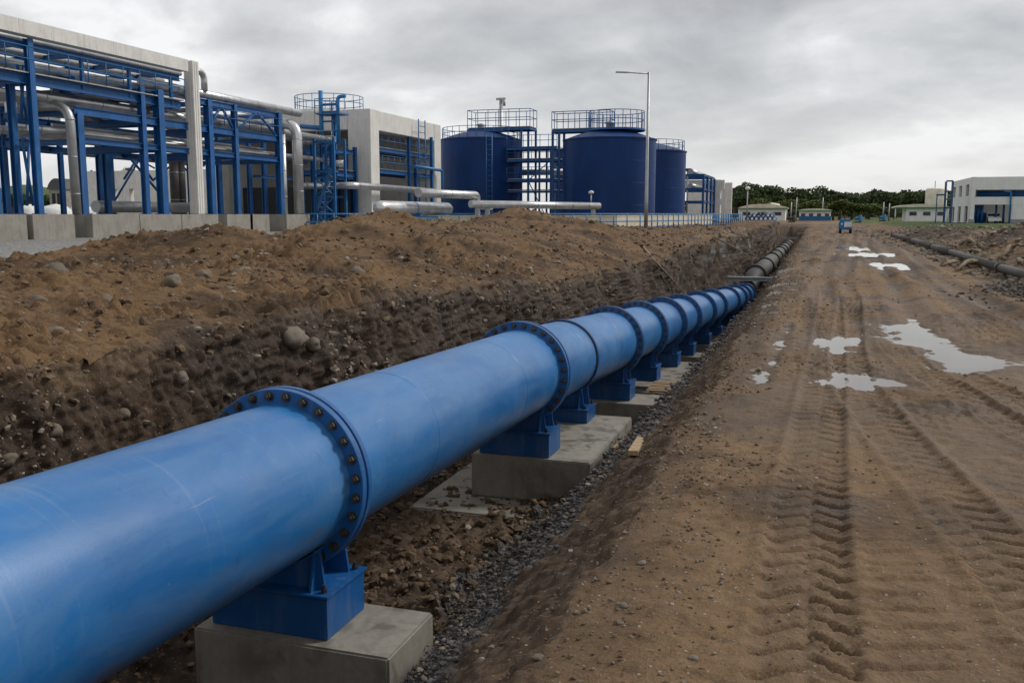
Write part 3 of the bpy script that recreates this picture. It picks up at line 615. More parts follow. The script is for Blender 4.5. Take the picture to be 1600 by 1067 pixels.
for i in range(NSEC):
    y0, y1 = JO[i], JO[i + 1]; p0, p1 = Vector((XP, y0, zax(y0))), Vector((XP, y1, zax(y1))); ln_ = (p1 - p0).length
    desc = {0: 'near end of the big blue pipe, running out of the left edge', 1: 'long blue pipe section between the two nearest large bolted flanges', 2: 'blue pipe section with a clamp band round its middle, beyond the second flange'}.get(i, '%s section of the big blue bolted pipe counted from the camera' % words[i])
    th = empty('pipe_section', p0, desc, 'pipe', 'sections of the big blue pipeline')
    th.rotation_euler = (math.atan2(p1.z - p0.z, p1.y - p0.y), 0, 0)
    seg = 96 if i < 3 else 56
    R_ = RP if i < 3 else RP * .97
    pr = [(.0, R_ + .012), (.05, R_ + .010), (.12, R_)]
    pr = [(0, R_ + .02), (.06, R_ + .02), (.10, R_ + .004), (.14, R_)] + [(.14 + (ln_ - .28) * k / 12, R_) for k in range(1, 13)] + [(ln_ - .10, R_ + .004), (ln_ - .06, R_ + .02), (ln_, R_ + .02)]
    br = MB().lathe(pr, seg).build('barrel', 'pipe_blue', th)
    if i < 3:
        for q in ((.22, .63) if i == 0 else (.28, .74)):
            yy = ln_ * q
            MB().lathe([(yy - .010, R_ - .002), (yy - .005, R_ + .0028), (yy + .005, R_ + .0028), (yy + .010, R_ - .002)], seg).build('weld_seam', 'pipe_blue', br)
    if i > 0:    # flange at the start of this section, turned away from the camera
        fl_ = MB().lathe([(.010, R_), (.010, RF), (.014, RF + .004), (.062, RF + .004), (.066, RF), (.066, R_ + .02)], seg, smooth=False).build('flange', 'flange_shade_blue', th)
        if i in (1, 2):
            for k in range(28):
                a = 6.28318 * (k + .5) / 28; o = inst(NUT, 'nut', fl_, (.667 * math.cos(a), .066, .667 * math.sin(a)), (0, 0, math.pi))
    fl_ = MB().lathe([(ln_ - .084, R_ + .01), (ln_ - .084, RF - .004), (ln_ - .080, RF), (ln_ - .016, RF), (ln_ - .012, RF - .004), (ln_ - .012, R_)], seg, smooth=False).build('flange', 'flange_shade_blue', th)
    nb = 28
    if i < 4:
        for k in range(nb):
            a = 6.28318 * (k + .5) / nb; inst(BOLT, 'bolt', fl_, (.667 * math.cos(a), ln_ - .084, .667 * math.sin(a)), (0, 0, 0))
    else:
        mb = MB()
        for k in range(24):
            a = 6.28318 * (k + .5) / 24; mb.box((.667 * math.cos(a), ln_ - .10, .667 * math.sin(a)), (.05, .04, .05))
        mb.build('bolt_ring', 'bolt_steel', fl_, kind='stuff')
    MB().lathe([(ln_ - .012, R_ + .02), (ln_ - .012, RF - .03), (ln_ + .010, RF - .03), (ln_ + .010, R_ + .02)], seg, smooth=False).build('gasket', 'black_rubber', th)
    if i == 2:   # the clamp band half-way, bolted at the foot
        yy = 14.63 - y0; bd = MB().lathe([(yy - .045, R_), (yy - .045, R_ + .035), (yy + .045, R_ + .035), (yy + .045, R_)], seg, smooth=False).build('clamp_band', 'flange_shade_blue', th)
        MB().lathe([(yy - .062, R_), (yy - .06, R_ + .022), (yy - .046, R_ + .022)], seg).build('gasket_edge', 'black_rubber', bd)
        for k in range(32):
            a = 6.28318 * k / 32; MB() if k else None; inst(NUT, 'bolt', bd, ((R_ + .036) * math.cos(a), yy, (R_ + .036) * math.sin(a)), (0, -a + math.pi / 2, 0) if False else (math.pi / 2, 0, 0), (.45, .45, .45)) if False else None

def saddle(y, big=True, label='', hi=.0):
    za_ = zax(y); zt = za_ - 1.14; bh = .33 + hi; zb = zt + .002; zbt = zb + bh
    th = empty('pipe_support', (XP, y, zb), label, 'pipe support', 'blue steel supports under the pipeline')
    part(MB().box((XP, y, (zb + zbt) / 2), (1.02, .62, bh), bev=.008), 'base_box', 'support_blue', th)
    cap = part(MB().box((XP, y, zbt + .013), (1.06, .66, .022), bev=.004), 'top_plate', 'support_blue', th)
    bt = zbt + .025
    for dy in (-.19, .19):
        n = 22; rr = RP + .024; hw = .40
        arc = [(XP + hw * (1 - 2 * k / n), za_ - math.sqrt(rr * rr - (hw * (1 - 2 * k / n)) ** 2)) for k in range(n + 1)]
        poly = [(XP - hw - .04, bt), (XP + hw + .04, bt)] + arc
        part(MB().prism(poly, 'Y', y + dy - .012, y + dy + .012), 'saddle_plate', 'support_blue', th)
        part(MB().prism([(q[0], q[1]) for q in arc] + [(q[0], q[1] + .018) for q in arc[::-1]], 'Y', y + dy - .07, y + dy + .07), 'wear_pad', 'support_blue', th)
        for dx in (-.36, .36):
            s_ = 1 if dy > 0 else -1
            part(MB().prism([(y + dy + s_ * .012, bt), (y + dy + s_ * .10, bt), (y + dy + s_ * .012, bt + (.34 if hi == 0 else .3))], 'X', XP + dx - .01, XP + dx + .01), 'gusset', 'support_blue', th)
    for dx in (-.20, .20):
        part(MB().box((XP + dx, y, (bt + za_ - RF - .01) / 2), (.02, .34, max(.02, za_ - RF - .01 - bt))), 'web', 'support_blue', th)
    for dx in (-.46, .46):
        for dy in (-.25, .25):
            mb = MB(); mb.prism([(XP + dx + .026 * math.cos(k * 1.0472), y + dy + .026 * math.sin(k * 1.0472)) for k in range(6)], 'Z', bt - .001, bt + .03)
            mb.prism([(XP + dx + .014 * math.cos(k * .7854), y + dy + .014 * math.sin(k * .7854)) for k in range(8)], 'Z', bt + .03, bt + .06)
            part(mb, 'anchor_bolt', 'bolt_steel', th)
    return zt
def block(x0, x1, y0, y1, zb, zt, label):
    th = empty('concrete_footing', ((x0 + x1) / 2, (y0 + y1) / 2, zb), label, 'concrete block', 'concrete footings under the pipeline')
    mb = MB().box(((x0 + x1) / 2, (y0 + y1) / 2, (zb + zt) / 2), (x1 - x0, y1 - y0, zt - zb), bev=.016); b_ = part(mb, 'block', 'concrete', th)
    return th
sup = [(6.20, 'nearest blue box support, under the first large flange'), (12.37, 'second blue box support, under the second large flange'), (14.63, 'taller blue support under the clamp band, behind the second flange'), (18.32, 'blue support beside the wooden pallet'), (21.66, 'blue support just beyond the pallet, on a wide concrete slab'),
       (25.19, 'far blue support on the same wide slab as the one beyond the pallet'), (28.70, 'sixth flange support counted from the camera'), (33.29, 'seventh flange support counted from the camera'), (37.70, 'eighth flange support counted from the camera'), (44.58, 'last but one visible blue flange support'), (52.9, 'farthest blue support, near the end of the blue pipe')]
for y, lab in sup: saddle(y, True, lab)
XL, XR = -4.5, -2.78
fz = lambda y: zax(y) - 1.14
block(XL, -2.82, 5.78, 6.62, -2.35, fz(6.2), 'nearest concrete block, at the bottom edge of the picture')
block(XL, XR, 12.0, 15.05, -2.06, fz(12.37), 'long concrete block carrying the second flange support')
block(XL, -3.62, 14.28, 14.98, fz(12.37) - .3, fz(14.63), 'upper pad under the clamp band support') if False else None
for y0, y1, yc, xr, lab in ((17.75, 18.85, 18.32, -2.72, 'square concrete block in front of the pallet'), (21.1, 25.9, 21.66, -2.75, 'wide flat concrete slab beyond the pallet'), (28.2, 29.2, 28.7, -2.7, 'concrete block under the sixth flange'), (32.8, 33.8, 33.29, -2.7, 'concrete block under the seventh flange'),
                        (37.2, 38.2, 37.7, -2.7, 'concrete block under the eighth flange'), (44., 45.2, 44.58, -2.7, 'concrete block under the last but one support'), (52.3, 53.5, 52.9, -2.7, 'concrete block under the farthest blue support')):
    block(XL, xr, y0, y1, fz(yc) - .9, fz(yc if yc != 21.66 else 25.19) - (.0), lab)
o = MB().box(((-5.15 - 2.95) / 2, 13.2, -2.13), (2.2, 3.9, .13), bev=.02).build('concrete_slab', 'concrete', None, 'thin wet concrete slab under the long block, on the trench floor', 'slab')
o = MB().box((-4.55, 5.9, -2.14), (1.5, 1.5, .12), bev=.02).build('concrete_slab', 'concrete', None, 'pale corner of slab under the nearest pipe at the bottom edge', 'slab')

# pallet and loose boards
zp = fz(18.32) - .0
ph = empty('wooden_pallet', (-2.75, 19.75, 0), 'wooden pallet lying between two concrete blocks', 'pallet')
pz = fz(19.9) + .10; ph.location.z = pz - .12
for k in range(3): part(MB().box((-3.15 + .42 * k, 19.75, pz - .05), (.09, 1.15, .09), bev=.004), 'bearer', 'timber', ph)
for k in range(7): part(MB().box((-2.73, 19.23 + .173 * k, pz + .008 + .004 * (k % 2)), (1.05, .10, .022), bev=.003), 'board', 'timber', ph)
for k in range(3): part(MB().box((-2.73, 19.25 + .5 * k, pz - .108), (1.0, .10, .02), bev=.003), 'board', 'timber', ph)
for (pa, pb, w_, lab) in (((988, 714), (1004, 690), .10, 'pale sawn board lying on the gravel slope'), ((958, 708), (978, 692), .07, 'short board end left of the pale sawn board on the slope')):
    a_, _ = hit(*pa); b_, _ = hit(*pb); MB().bar(a_ + Vector((0, 0, .05)), b_ + Vector((0, 0, .05)), w_, .045).build('timber_board', 'timber', None, lab, 'board')

# ------------------------------------------------------------------ far end of the trench: grey pipe, beams, struts
def pipe_piece(name, p0, p1, r, mat, label, group, rings=(), ringmat='black_rubber', cat='pipe', n=32, rr=1.16, rw=.35):
    th = empty(name, p0, label, cat, group); part(MB().tube([p0, p1], r, n), 'barrel', mat, th)
    d = (Vector(p1) - Vector(p0)); L_ = d.length; d.normalize()
    for q in rings: part(MB().tube([Vector(p0) + d * (L_ * q - rw / 2), Vector(p0) + d * (L_ * q + rw / 2)], r * rr, n), 'coupling', ringmat, th)
    return th
GP = [(-3.86, 56.95, -2.86), (-3.56, 61.5, -2.02), (-3.45, 82, -2.02), (-3.36, 98, -2.02), (-3.28, 112, -2.0), (-3.2, 127, -2.0)]
o = MB().tube(fillet([GP[0], (-3.8, 58.5, -2.75), (-3.66, 60.2, -2.1), GP[1]], .9), .55, 28).build('flexible_joint', 'black_rubber', None, 'short black joint between the blue pipe and the grey pipe', 'pipe joint')
gl = ['nearest length of grey pipe beyond the end of the blue one', 'second length of grey pipe in the far trench', 'third length of grey pipe in the far trench', 'farthest length of grey pipe by the end of the trench']
for i in range(4):
    pipe_piece('grey_pipe', GP[i + 1], GP[i + 2], .60, 'weathered_pipe', gl[i], 'grey pipes in the far trench', (.03, .55) if i == 0 else (.06, .5), rw=.8, rr=1.17)
def stl(px0, px1, py, Y, h, w_, mat, name, lab, cat):
    a, b = ony(px0, py, Y), ony(px1, py, Y); th = empty(name, ((a[0] + b[0]) / 2, Y, a[2]), lab, cat)
    part(MB().box(((a[0] + b[0]) / 2, Y, a[2] - .03), (b[0] - a[0], w_, .06)), 'top_flange', 'galvanised', th)
    part(MB().box(((a[0] + b[0]) / 2, Y, a[2] - h / 2 - .03), (b[0] - a[0], .05, h)), 'web', mat, th); part(MB().box(((a[0] + b[0]) / 2, Y, a[2] - h - .06), (b[0] - a[0], w_, .06)), 'bottom_flange', mat, th)
stl(1137, 1217, 432, 58.4, .16, .4, 'galvanised', 'steel_beam', 'steel beam laid across the trench where the blue pipe ends', 'beam')
stl(1222, 1258, 371, 118., .1, .3, 'galvanised', 'strut_beam', 'pale strut across the far end of the trench', 'strut')
stl(1246, 1270, 363.5, 126., .1, .3, 'galvanised', 'strut_beam', 'highest pale strut at the far end of the trench', 'strut')
for i, y in enumerate((64., 69., 75., 84.)):
    z = -2.9 + .02 * i; block(-4.6, -1.75 + .05 * i, y, y + .8, z - .6, z + .18, ['first', 'second', 'third', 'fourth'][i] + ' concrete sleeper under the grey pipe')
# roots and wire hanging down the left wall
def strand(pts, r, lab, mat='driftwood', cat='root', name='root'):
    P = [hit(*p)[0] + Vector((.08, -.05, .06)) for p in pts]; P = fillet(P, .6)
    MB().tube(P, r, 6, radii=[r * (1 - .5 * k / len(P)) for k in range(len(P))]).build(name, mat, None, lab, cat)
strand([(1000, 385), (1022, 410), (1045, 437), (1068, 462)], .05, 'long pale root hanging down the trench wall')
strand([(1014, 402), (1030, 430), (1046, 460)], .035, 'shorter root left of the long pale one')
strand([(1118, 372), (1150, 390), (1175, 402)], .05, 'root along the top of the grey rock face')

# ------------------------------------------------------------------ the works on the left: helpers for steelwork
YARD = .75
def col_(th, x, y, z0, z1, w_=.35, mat='rack_blue', name='column'):
    w_ = w_ * .64; mb = MB().ibeam((x, y, z0), (x, y, z1), w_, w_, .03); mb.box((x, y, z0 + .02), (w_ * 1.5, w_ * 1.5, .04)); return part(mb, name, mat, th)
def beam_(th, a, b, h=.35, w_=.22, mat='rack_blue', name='beam'): return part(MB().ibeam(a, b, w_ * .7, h * .72), name, mat, th)
def brace_(th, a, b, r=.05, mat='rack_blue', name='brace'): return part(MB().tube([a, b], r, 6), name, mat, th)
def rail_(th, pts, h=1.1, step=1.5, mat='rail_blue', r=.028):
    pts = [Vector(p) for p in pts]
    for k in (1., .52): part(MB().tube([p + Vector((0, 0, h * k)) for p in pts], r, 6), 'handrail', mat, th)
    for a, b in zip(pts[:-1], pts[1:]):
        n = max(1, round((b - a).length / step))
        for k in range(n + (1 if b is pts[-1] else 0)):
            q = a.lerp(b, k / n); part(MB().tube([q, q + Vector((0, 0, h))], r, 6), 'rail_post', mat, th)
def frame_(th, xs, yy, levels, z0, w_=.35, h=.35, ztop=None, xdirs=True):
    zt = ztop or max(levels)
    for x in xs:
        for y in yy: col_(th, x, y, z0, zt, w_)
    for z in levels:
        for x in xs: beam_(th, (x, yy[0], z), (x, yy[-1], z), h)
        if xdirs:
            for y in yy: beam_(th, (xs[0], y, z - .003), (xs[-1], y, z - .003), h * .9)
def ipipe(pts, r, lab, group=None, mat='aluminium', bend=None, bands=True, name='insulated_pipe', n=20):
    r = r * (.74 if group and 'silver pipes on' in group else 1.); th = empty(name, pts[0], lab, 'pipe', group); P = fillet(pts, bend or r * 2.5); part(MB().tube(P, r, n), 'barrel', mat, th)
    if bands:
        for a, b in zip(pts[:-1], pts[1:]):
            a, b = Vector(a), Vector(b); L_ = (b - a).length; d = (b - a).normalized(); k = r * 3
            while k < L_ - r * 3:
                part(MB().tube([a + d * (k - .03), a + d * (k + .03)], r * 1.035, n), 'band', 'galvanised', th); k += max(1.8, L_ / 8)
    return th
def plinth(x0, x1, y0, y1, zt, lab):
    th = empty('concrete_plinth', ((x0 + x1) / 2, (y0 + y1) / 2, YARD), lab, 'plinth', 'concrete plinths under the pipe rack')
    n = max(1, round((y1 - y0) / 3.2))
    for k in range(n):
        a, b = y0 + (y1 - y0) * k / n, y0 + (y1 - y0) * (k + 1) / n
        part(MB().box(((x0 + x1) / 2, (a + b) / 2, (YARD - .3 + zt) / 2), (x1 - x0, b - a - .025, zt - YARD + .3), bev=.02), 'block', 'concrete_plinth', th)
ZE = EYE
def YX(px, X_): return float(onx(px, 335, X_)[1])
def ZX(px, py, X_): return float(onx(px, py, X_)[2])
A_, B_ = -35., -41.5                                  # front and rear line of the rack
# plinths: tops at eye level
plinth(-36.2, -33.9, 27, YX(12, A_), ZE, 'concrete plinth at the left edge under the rack')
plinth(-36.2, -33.9, YX(20, A_) , YX(88, A_), ZE, 'short concrete plinth carrying the two left blue columns')
plinth(-36.2, -33.9, YX(115, A_), YX(317, A_), ZE, 'long concrete plinth ending under the pale pillar')
plinth(-36.2, -33.9, YX(330, A_), YX(360, A_) + .8, ZE, 'concrete plinth just right of the pale pillar'), plinth(-36.2, -33.9, YX(367, A_), YX(405, A_) - .5, ZE, 'concrete plinth under the middle blue column right of the pillar')
plinth(-36.2, -33.9, YX(425, A_), YX(463, A_), ZE, 'rightmost concrete plinth of the rack, beside the silver downpipe')
# tall bridge of the rack, left
pil_y0, pil_y1 = YX(296, A_), YX(317, A_); pym = (pil_y0 + pil_y1) / 2
ztop = ZX(306, 99, A_); zgb = ZX(300, 116, A_)
gd = empty('concrete_portal', (A_, pym, ZE), 'pale concrete pillar and long girder along the top of the rack', 'portal')
part(MB().box((A_ + .1, pym, (ZE + ztop) / 2), (.62, .62, ztop - ZE), bev=.03), 'pillar', 'concrete_pale', gd)
for dx in (-.1, .1): part(MB().box((A_ + .1 + dx, pym - .32, (ZE + ztop) / 2), (.05, .03, ztop - ZE - .1)), 'rib', 'concrete_pale', gd)
for dy in (-.1, .1): part(MB().box((A_ + .42, pym + dy, (ZE + ztop) / 2), (.03, .05, ztop - ZE - .1)), 'rib', 'concrete_pale', gd)
yy = pil_y0
while yy > 14:
    part(MB().box((A_ + .1, yy - 1.0, (ztop - .02 + zgb) / 2), (.58, 1.985, ztop - .02 - zgb)), 'girder_panel', 'concrete_pale', gd); yy -= 2.
br = empty('pipe_bridge', (A_, 40, ZE), 'tall blue pipe bridge with handrails below the pale girder', 'pipe rack')
zu = ZX(290, 124, A_); zd = ZX(290, 166, A_); yb0 = 15.
for x in (A_ - .2, B_ + 1.5):
    beam_(br, (x, yb0, zu), (x, pil_y0 - .1, zu), .45, .3); beam_(br, (x, yb0, zd), (x, pil_y0 - .1, zd), .6, .35)
    y = yb0; k = 0
    while y < pil_y0 - .5:
        part(MB().bar((x, y, zd), (x, y, zu), .16, .16), 'post', 'rack_blue', br)
        y += 3.4; k += 1
y = yb0
while y < pil_y0:
    beam_(br, (A_ - .2, y, zd - .12), (B_ + 1.5, y, zd - .12), .4); beam_(br, (A_ - .2, y, zu + .1), (B_ + 1.5, y, zu + .1), .3); y += 3.4
part(MB().box((A_ - .7, (yb0 + pil_y0) / 2, zd + .28), (1.6, pil_y0 - yb0 - .3, .06)), 'deck', 'galvanised', br)
rail_(br, [(A_ + .15, yb0, zd + .3), (A_ + .15, pil_y0 - .1, zd + .3)], 1.15, 1.25)
for px, zt_ in ((62, zu + .3), (-30, zu + .3)): col_(br, A_, YX(px, A_), ZE, zt_, .48)
for px in (30, -4): col_(br, A_ - 1., YX(px, A_ - 1), ZE, zd - .2, .46)
for px in (12, 170): col_(br, B_ + 1.5, YX(px, B_ + 1.5), ZE, zd - .2, .46)
y1_, y2_ = YX(30, A_ - 1), YX(66, A_)
brace_(br, (A_ - .5, y1_, 5.4), (A_ - .5, y2_, 5.4), .09)
for a, b in (((y1_, 5.2), (y2_, 2.3)), ((y1_, 2.3), (y2_, 5.2)), ((y1_, 8.8), (y2_, 6.2)), ((y1_, 6.2), (y2_, 8.8))): brace_(br, (A_ - .5, a[0], a[1]), (A_ - .5, b[0], b[1]), .07)
G1 = 'silver pipes on the tall bridge'
for k, (x, dz, r) in enumerate(((A_ - .9, .75, .30), (A_ - 1.9, 1.0, .22), (A_ - 2.6, 1.7, .22), (A_ - 3.3, 1.0, .28), (A_ - 1.3, 2.05, .16), (A_ - 4.2, 1.9, .25))):
    ipipe([(x, yb0, zd + dz), (x, pil_y0 + 1.5, zd + dz)], r, ['thick silver pipe lowest and foremost on the tall bridge', 'silver pipe behind the thick foremost one on the bridge', 'silver pipe at mid height inside the tall bridge', 'rear silver pipe low on the tall bridge', 'thin silver pipe highest on the tall bridge', 'silver pipe at the rear top of the tall bridge'][k], G1)
for k, zz_ in enumerate((zu - .5, zu - .95)):
    part(MB().bar((A_ - .25, yb0, zz_), (A_ - .25, pil_y0, zz_), .06, .05), 'cable_tray', 'rack_blue', br)

# lower two-storey rack continuing behind and to the right of the pillar
rk = empty('pipe_rack', (A_, 50, ZE), 'dark blue two-storey pipe rack behind the pale pillar', 'pipe rack')
zt1, zt2, zt3 = ZX(335, 157, A_), ZX(335, 203, A_), ZX(335, 240, A_)
fr = [(133, .62), (232, .5), (258, .7), (334, .62), (374, .5), (441, .62)]
for px, w_ in fr: col_(rk, A_ - .1, YX(px, A_), ZE, zt1 if px > 320 else ZX(px, 176, A_) if px == 133 else zt1, w_)
for px, w_ in ((160, .5), (176, .5), (345, .5), (392, .45), (300, .5), (415, .5)): col_(rk, B_, YX(px, B_), ZE, zt1, w_)
ya, yb = YX(128, A_), YX(445, A_)
for x in (A_ - .1, B_):
    for z, h in ((zt1 - .2, .45), (zt2, .55), (zt3, .4)):
        beam_(rk, (x, ya if z < zt1 - .5 else YX(320, A_), z), (x, yb, z), h, .3)
for px, w_ in fr:
    y = YX(px, A_)
    for z in (zt1 - .25, zt2 - .1, zt3 - .1): beam_(rk, (A_ - .1, y, z), (B_, y, z), .4)
ycs = [YX(p, A_) for p, _ in fr]
for a, b in ((3, 4), (4, 5)):
    m = (ycs[a] + ycs[b]) / 2
    brace_(rk, (A_ - .1, ycs[a], zt2), (A_ - .1, m, zt1 - .2), .09); brace_(rk, (A_ - .1, ycs[b], zt2), (A_ - .1, m, zt1 - .2), .09)
    brace_(rk, (B_, ycs[a], ZE + 2.2), (B_, m, zt3 - .1), .08); brace_(rk, (B_, ycs[b], ZE + 2.2), (B_, m, zt3 - .1), .08)
brace_(rk, (B_, YX(205, B_), zt3), (B_, YX(262, B_), ZE + .8), .09); brace_(rk, (B_, YX(225, B_), zt3), (B_, YX(180, B_), ZE + .8), .07); brace_(rk, (B_, YX(212, B_), zt3), (B_, YX(245, B_), ZE + 3.), .06)
for z in (ZE + 2.6,): beam_(rk, (A_ - 2., YX(392, B_), z), (A_ - 2., YX(437, A_), z), .25)
G2 = 'silver pipes on the decks of the lower rack'
yl, yr = YX(135, A_), YX(450, A_)
for k, (x, z, r) in enumerate(((A_ - 1., zt2 + .6, .34), (A_ - 2.3, zt2 + .5, .26), (A_ - 3.6, zt2 + .75, .42), (A_ - 5., zt2 + .5, .25), (A_ - 1.2, zt3 + .45, .24), (A_ - 2.4, zt3 + .45, .24), (A_ - 3.7, zt3 + .5, .28), (A_ - 5.2, zt3 + .45, .22))):
    ipipe([(x, yl - 2, z), (x, yr + (4 if k % 2 else 9), z)], r, ['foremost silver pipe on the upper deck of the lower rack', 'second silver pipe on the upper deck of the lower rack', 'thickest silver pipe on the upper deck of the lower rack', 'rearmost silver pipe on the upper deck of the lower rack', 'foremost silver pipe on the lower deck of the rack', 'second silver pipe on the lower deck of the rack', 'third silver pipe on the lower deck of the rack', 'rearmost silver pipe on the lower deck of the rack'][k], G2)
zs = ZX(311, 143, A_); ipipe([(A_ - .5, pil_y0 - 3, zs), (A_ - .5, YX(482, A_), zs - .05)], .26, 'long silver pipe on top of the rack right of the pillar')
ze_ = ZX(311, 110, A_); ipipe([(A_ - .3, pil_y1 - .5, ze_), (A_ - .3, pil_y1 + 1.1, ze_), (A_ - .3, pil_y1 + 1.1, zs + .1)], .19, 'short pipe bend at the top right of the pale pillar', bands=False, bend=.5)
yd = YX(464, A_); zdn = ZX(462, 194, A_)
ipipe([(A_ - 3, yd, zdn), (A_ + .2, yd, zdn), (A_ + .2, yd, YARD + .1)], .36, 'thick silver downpipe at the right end of the rack', bend=1.0)
ipipe([(A_ - .3, yd - 1.1, zdn - .8), (A_ - .3, yd - 1.1, YARD)], .22, 'thin silver pipe left of the thick downpipe')
ipipe([(A_ - .7, yd - .4, zdn - 2), (A_ - .7, yd - .4, YARD)], .16, 'thinnest grey pipe behind the thick downpipe', mat='galvanised')
ipipe([(A_ - 2.5, YX(116, A_), ZX(110, 166, A_)), (A_ + .1, YX(116, A_), ZX(110, 166, A_)), (A_ + .1, YX(118, A_), ZE)], .22, 'grey vertical pipe with bend at the left end of the lower rack', mat='galvanised', bend=.9)
ipipe([(A_ - 3, YX(104, A_), ZX(110, 163, A_)), (A_ - 3, YX(250, A_), ZX(110, 163, A_) + .1)], .40, 'thick silver duct below the tall bridge')
ipipe([(B_ + 1, YX(150, B_ + 1), ZE + .45), (B_ + 1, YX(300, B_ + 1), ZE + .45)], .35, 'grey pipe low behind the rack columns', mat='galvanised')
for k, px in enumerate((275, 285)): ipipe([(B_ + .5, YX(px, B_ + .5), zt3), (B_ + .5, YX(px, B_ + .5), ZE)], .3, ['left', 'right'][k] + ' one of two grey risers just left of the pale pillar', mat='weathered_pipe')
for k, (x, z, r, y1) in enumerate(((A_ - .55, zd + 1.5, .09, pil_y0), (A_ - 1.5, zd + 1.75, .08, pil_y0), (A_ - 2.1, zd + .55, .10, pil_y0), (A_ - .4, zt2 + .95, .09, yr), (A_ - 1.7, zt2 + 1.1, .1, yr), (A_ - .5, zt3 + .35, .08, yr), (A_ - 1.8, zt3 + .8, .09, yr))):
    ipipe([(x, yb0 if k < 3 else yl, z), (x, y1, z)], r, ['thin grey line along the handrail of the tall bridge', 'thin grey line high inside the tall bridge', 'thin grey line under the rear pipes of the tall bridge', 'thin grey line at the front of the upper rack deck', 'thin grey line behind the front one on the upper rack deck', 'thin grey line at the front of the lower rack deck', 'thin grey line above the pipes of the lower rack deck'][k], 'thin grey lines on the rack', mat='galvanised', bands=False, n=8)
rail_(rk, [(A_ + .1, ycs[3], zt2 + .3), (A_ + .1, yb, zt2 + .3)], 1.0, 1.3, 'rack_blue', .025)
# low walkway with grey duct at the far left
wk = empty('walkway', (B_ - 4, 40, YARD), 'blue railed walkway carrying a grey duct at far left', 'walkway')
xw = B_ - 3; ywl, ywr = YX(-30, xw), YX(118, xw); zw = ZX(60, 216, xw)
for x in (xw, xw - 2): beam_(wk, (x, ywl, zw), (x, ywr, zw), .45, .25)
rail_(wk, [(xw + .1, ywl, zw + .2), (xw + .1, ywr, zw + .2)], 1.5, 1.6, 'rack_blue')
part(MB().box((xw - 1.2, (ywl + ywr) / 2, zw + 1.0), (1.1, ywr - ywl, 1.3), bev=.05), 'duct', 'galvanised', wk)
for px in (12, 100): col_(wk, xw, YX(px, xw), YARD, zw, .4)
part(MB().tube([(xw - .5, ywl, zw - .7), (xw - .5, ywr + 14, zw - .8)], .11, 10), 'service_pipe', 'dark_steel', wk)

# ------------------------------------------------------------------ concrete frame building with mezzanines
XB = -34.2
cb = empty('concrete_building', (XB, 75, YARD), 'pale concrete frame building between the rack and the tanks', 'building')
yc0, yc1 = YX(581, XB), YX(607, XB); ye0, ye1 = YX(668, XB), YX(690, XB); zr = ZX(595, 174, XB); zb_ = ZX(607, 207, XB)
wcol = yc1 - yc0
wcx = 2.0
def cbox(x0, x1, y0, y1, z0, z1, name, mat='concrete_pale', th=cb, bev=.03): return part(MB().box(((x0 + x1) / 2, (y0 + y1) / 2, (z0 + z1) / 2), (abs(x1 - x0), abs(y1 - y0), abs(z1 - z0)), bev=bev), name, mat, th)
cbox(XB - wcx, XB, yc0 + .01, yc0 + 1.6, YARD - .2, zr, 'corner_column')
cbox(XB - wcx, XB, ye1 - 1.6, ye1, YARD - .2, zr - .01, 'end_column')
cbox(XB - wcx + .5, XB - .03, yc0 + 1.605, ye1 - 1.605, zb_, zr - .02, 'front_beam')
XBB = -50.
cbox(XBB, XB - wcx - .005, yc0 + .04, yc0 + 1.2, zb_, zr - .03, 'side_beam')
cbox(XBB, XBB + 1.2, yc0 + .3, yc0 + 1.9, YARD - .2, zb_, 'rear_column'); cbox(XBB, XBB + 1.2, ye1 - 1.6, ye1, YARD - .2, zr - .04, 'rear_column')
cbox(XBB + .01, XB - wcx + .4, yc0 + 1.21, ye1 - .1, zr - .35, zr - .06, 'roof_slab')
cbox(XBB + .5, XBB + .8, yc0 + 2., ye1 - 1.7, YARD - .2, zr - .4, 'rear_wall')
cbox(XBB + 1.3, XB - wcx - .1, ye1 - .9, ye1 - .6, YARD - .2, zr - .4, 'end_wall')
cbox(XBB + 2, XB - 3.0, yc0 + 2.6, yc0 + 2.9, YARD - .2, ZX(540, 290, XB - 2) , 'shade_panel', 'opening_shade')  # added dark sheet, paints the shade inside the frame
for k in range(4): cbox(XB - wcx - 3.0 - 3 * k, XB - wcx - 2.98 - 3 * k, yc0 + .02, yc0 + .045, zb_ + .1, zr - .1, 'panel_joint', 'concrete_plinth', bev=0)
# mezzanine in front of the side wall
mz = empty('mezzanine', (XB - 7, yc0 - 2, YARD), 'blue steel mezzanine with handrails left of the concrete frame', 'platform')
zm = ZX(530, 274, XB - 3); zm2 = ZX(530, 232, XB - 3); y0m, y1m = yc0 - 4.2, yc0 - .4; x0m, x1m = float(ony(474, 335, yc0 - 4.2)[0]), XB - 1.2
for y in (y0m, y1m):
    for z in (zm, zm2 - .4): beam_(mz, (x0m, y, z), (x1m, y, z), .5, .25)
lm = x1m - x0m
for x in (x0m, x0m + lm * .36, x0m + lm * .68, x1m):
    for y in (y0m, y1m): col_(mz, x, y, YARD, zm2, .42)
    beam_(mz, (x, y0m, zm - .1), (x, y1m, zm - .1), .4); beam_(mz, (x, y0m, zm2 - .5), (x, y1m, zm2 - .5), .35)
part(MB().box(((x0m + x1m) / 2, (y0m + y1m) / 2, zm + .28), (x1m - x0m, y1m - y0m, .05)), 'deck', 'galvanised', mz)
rail_(mz, [(x0m, y0m, zm + .3), (x1m, y0m, zm + .3)], 1.15, 1.1); rail_(mz, [(x0m, y0m + .1, zm2), (x1m, y0m + .1, zm2)], 1.0, 1.5, 'galvanised')
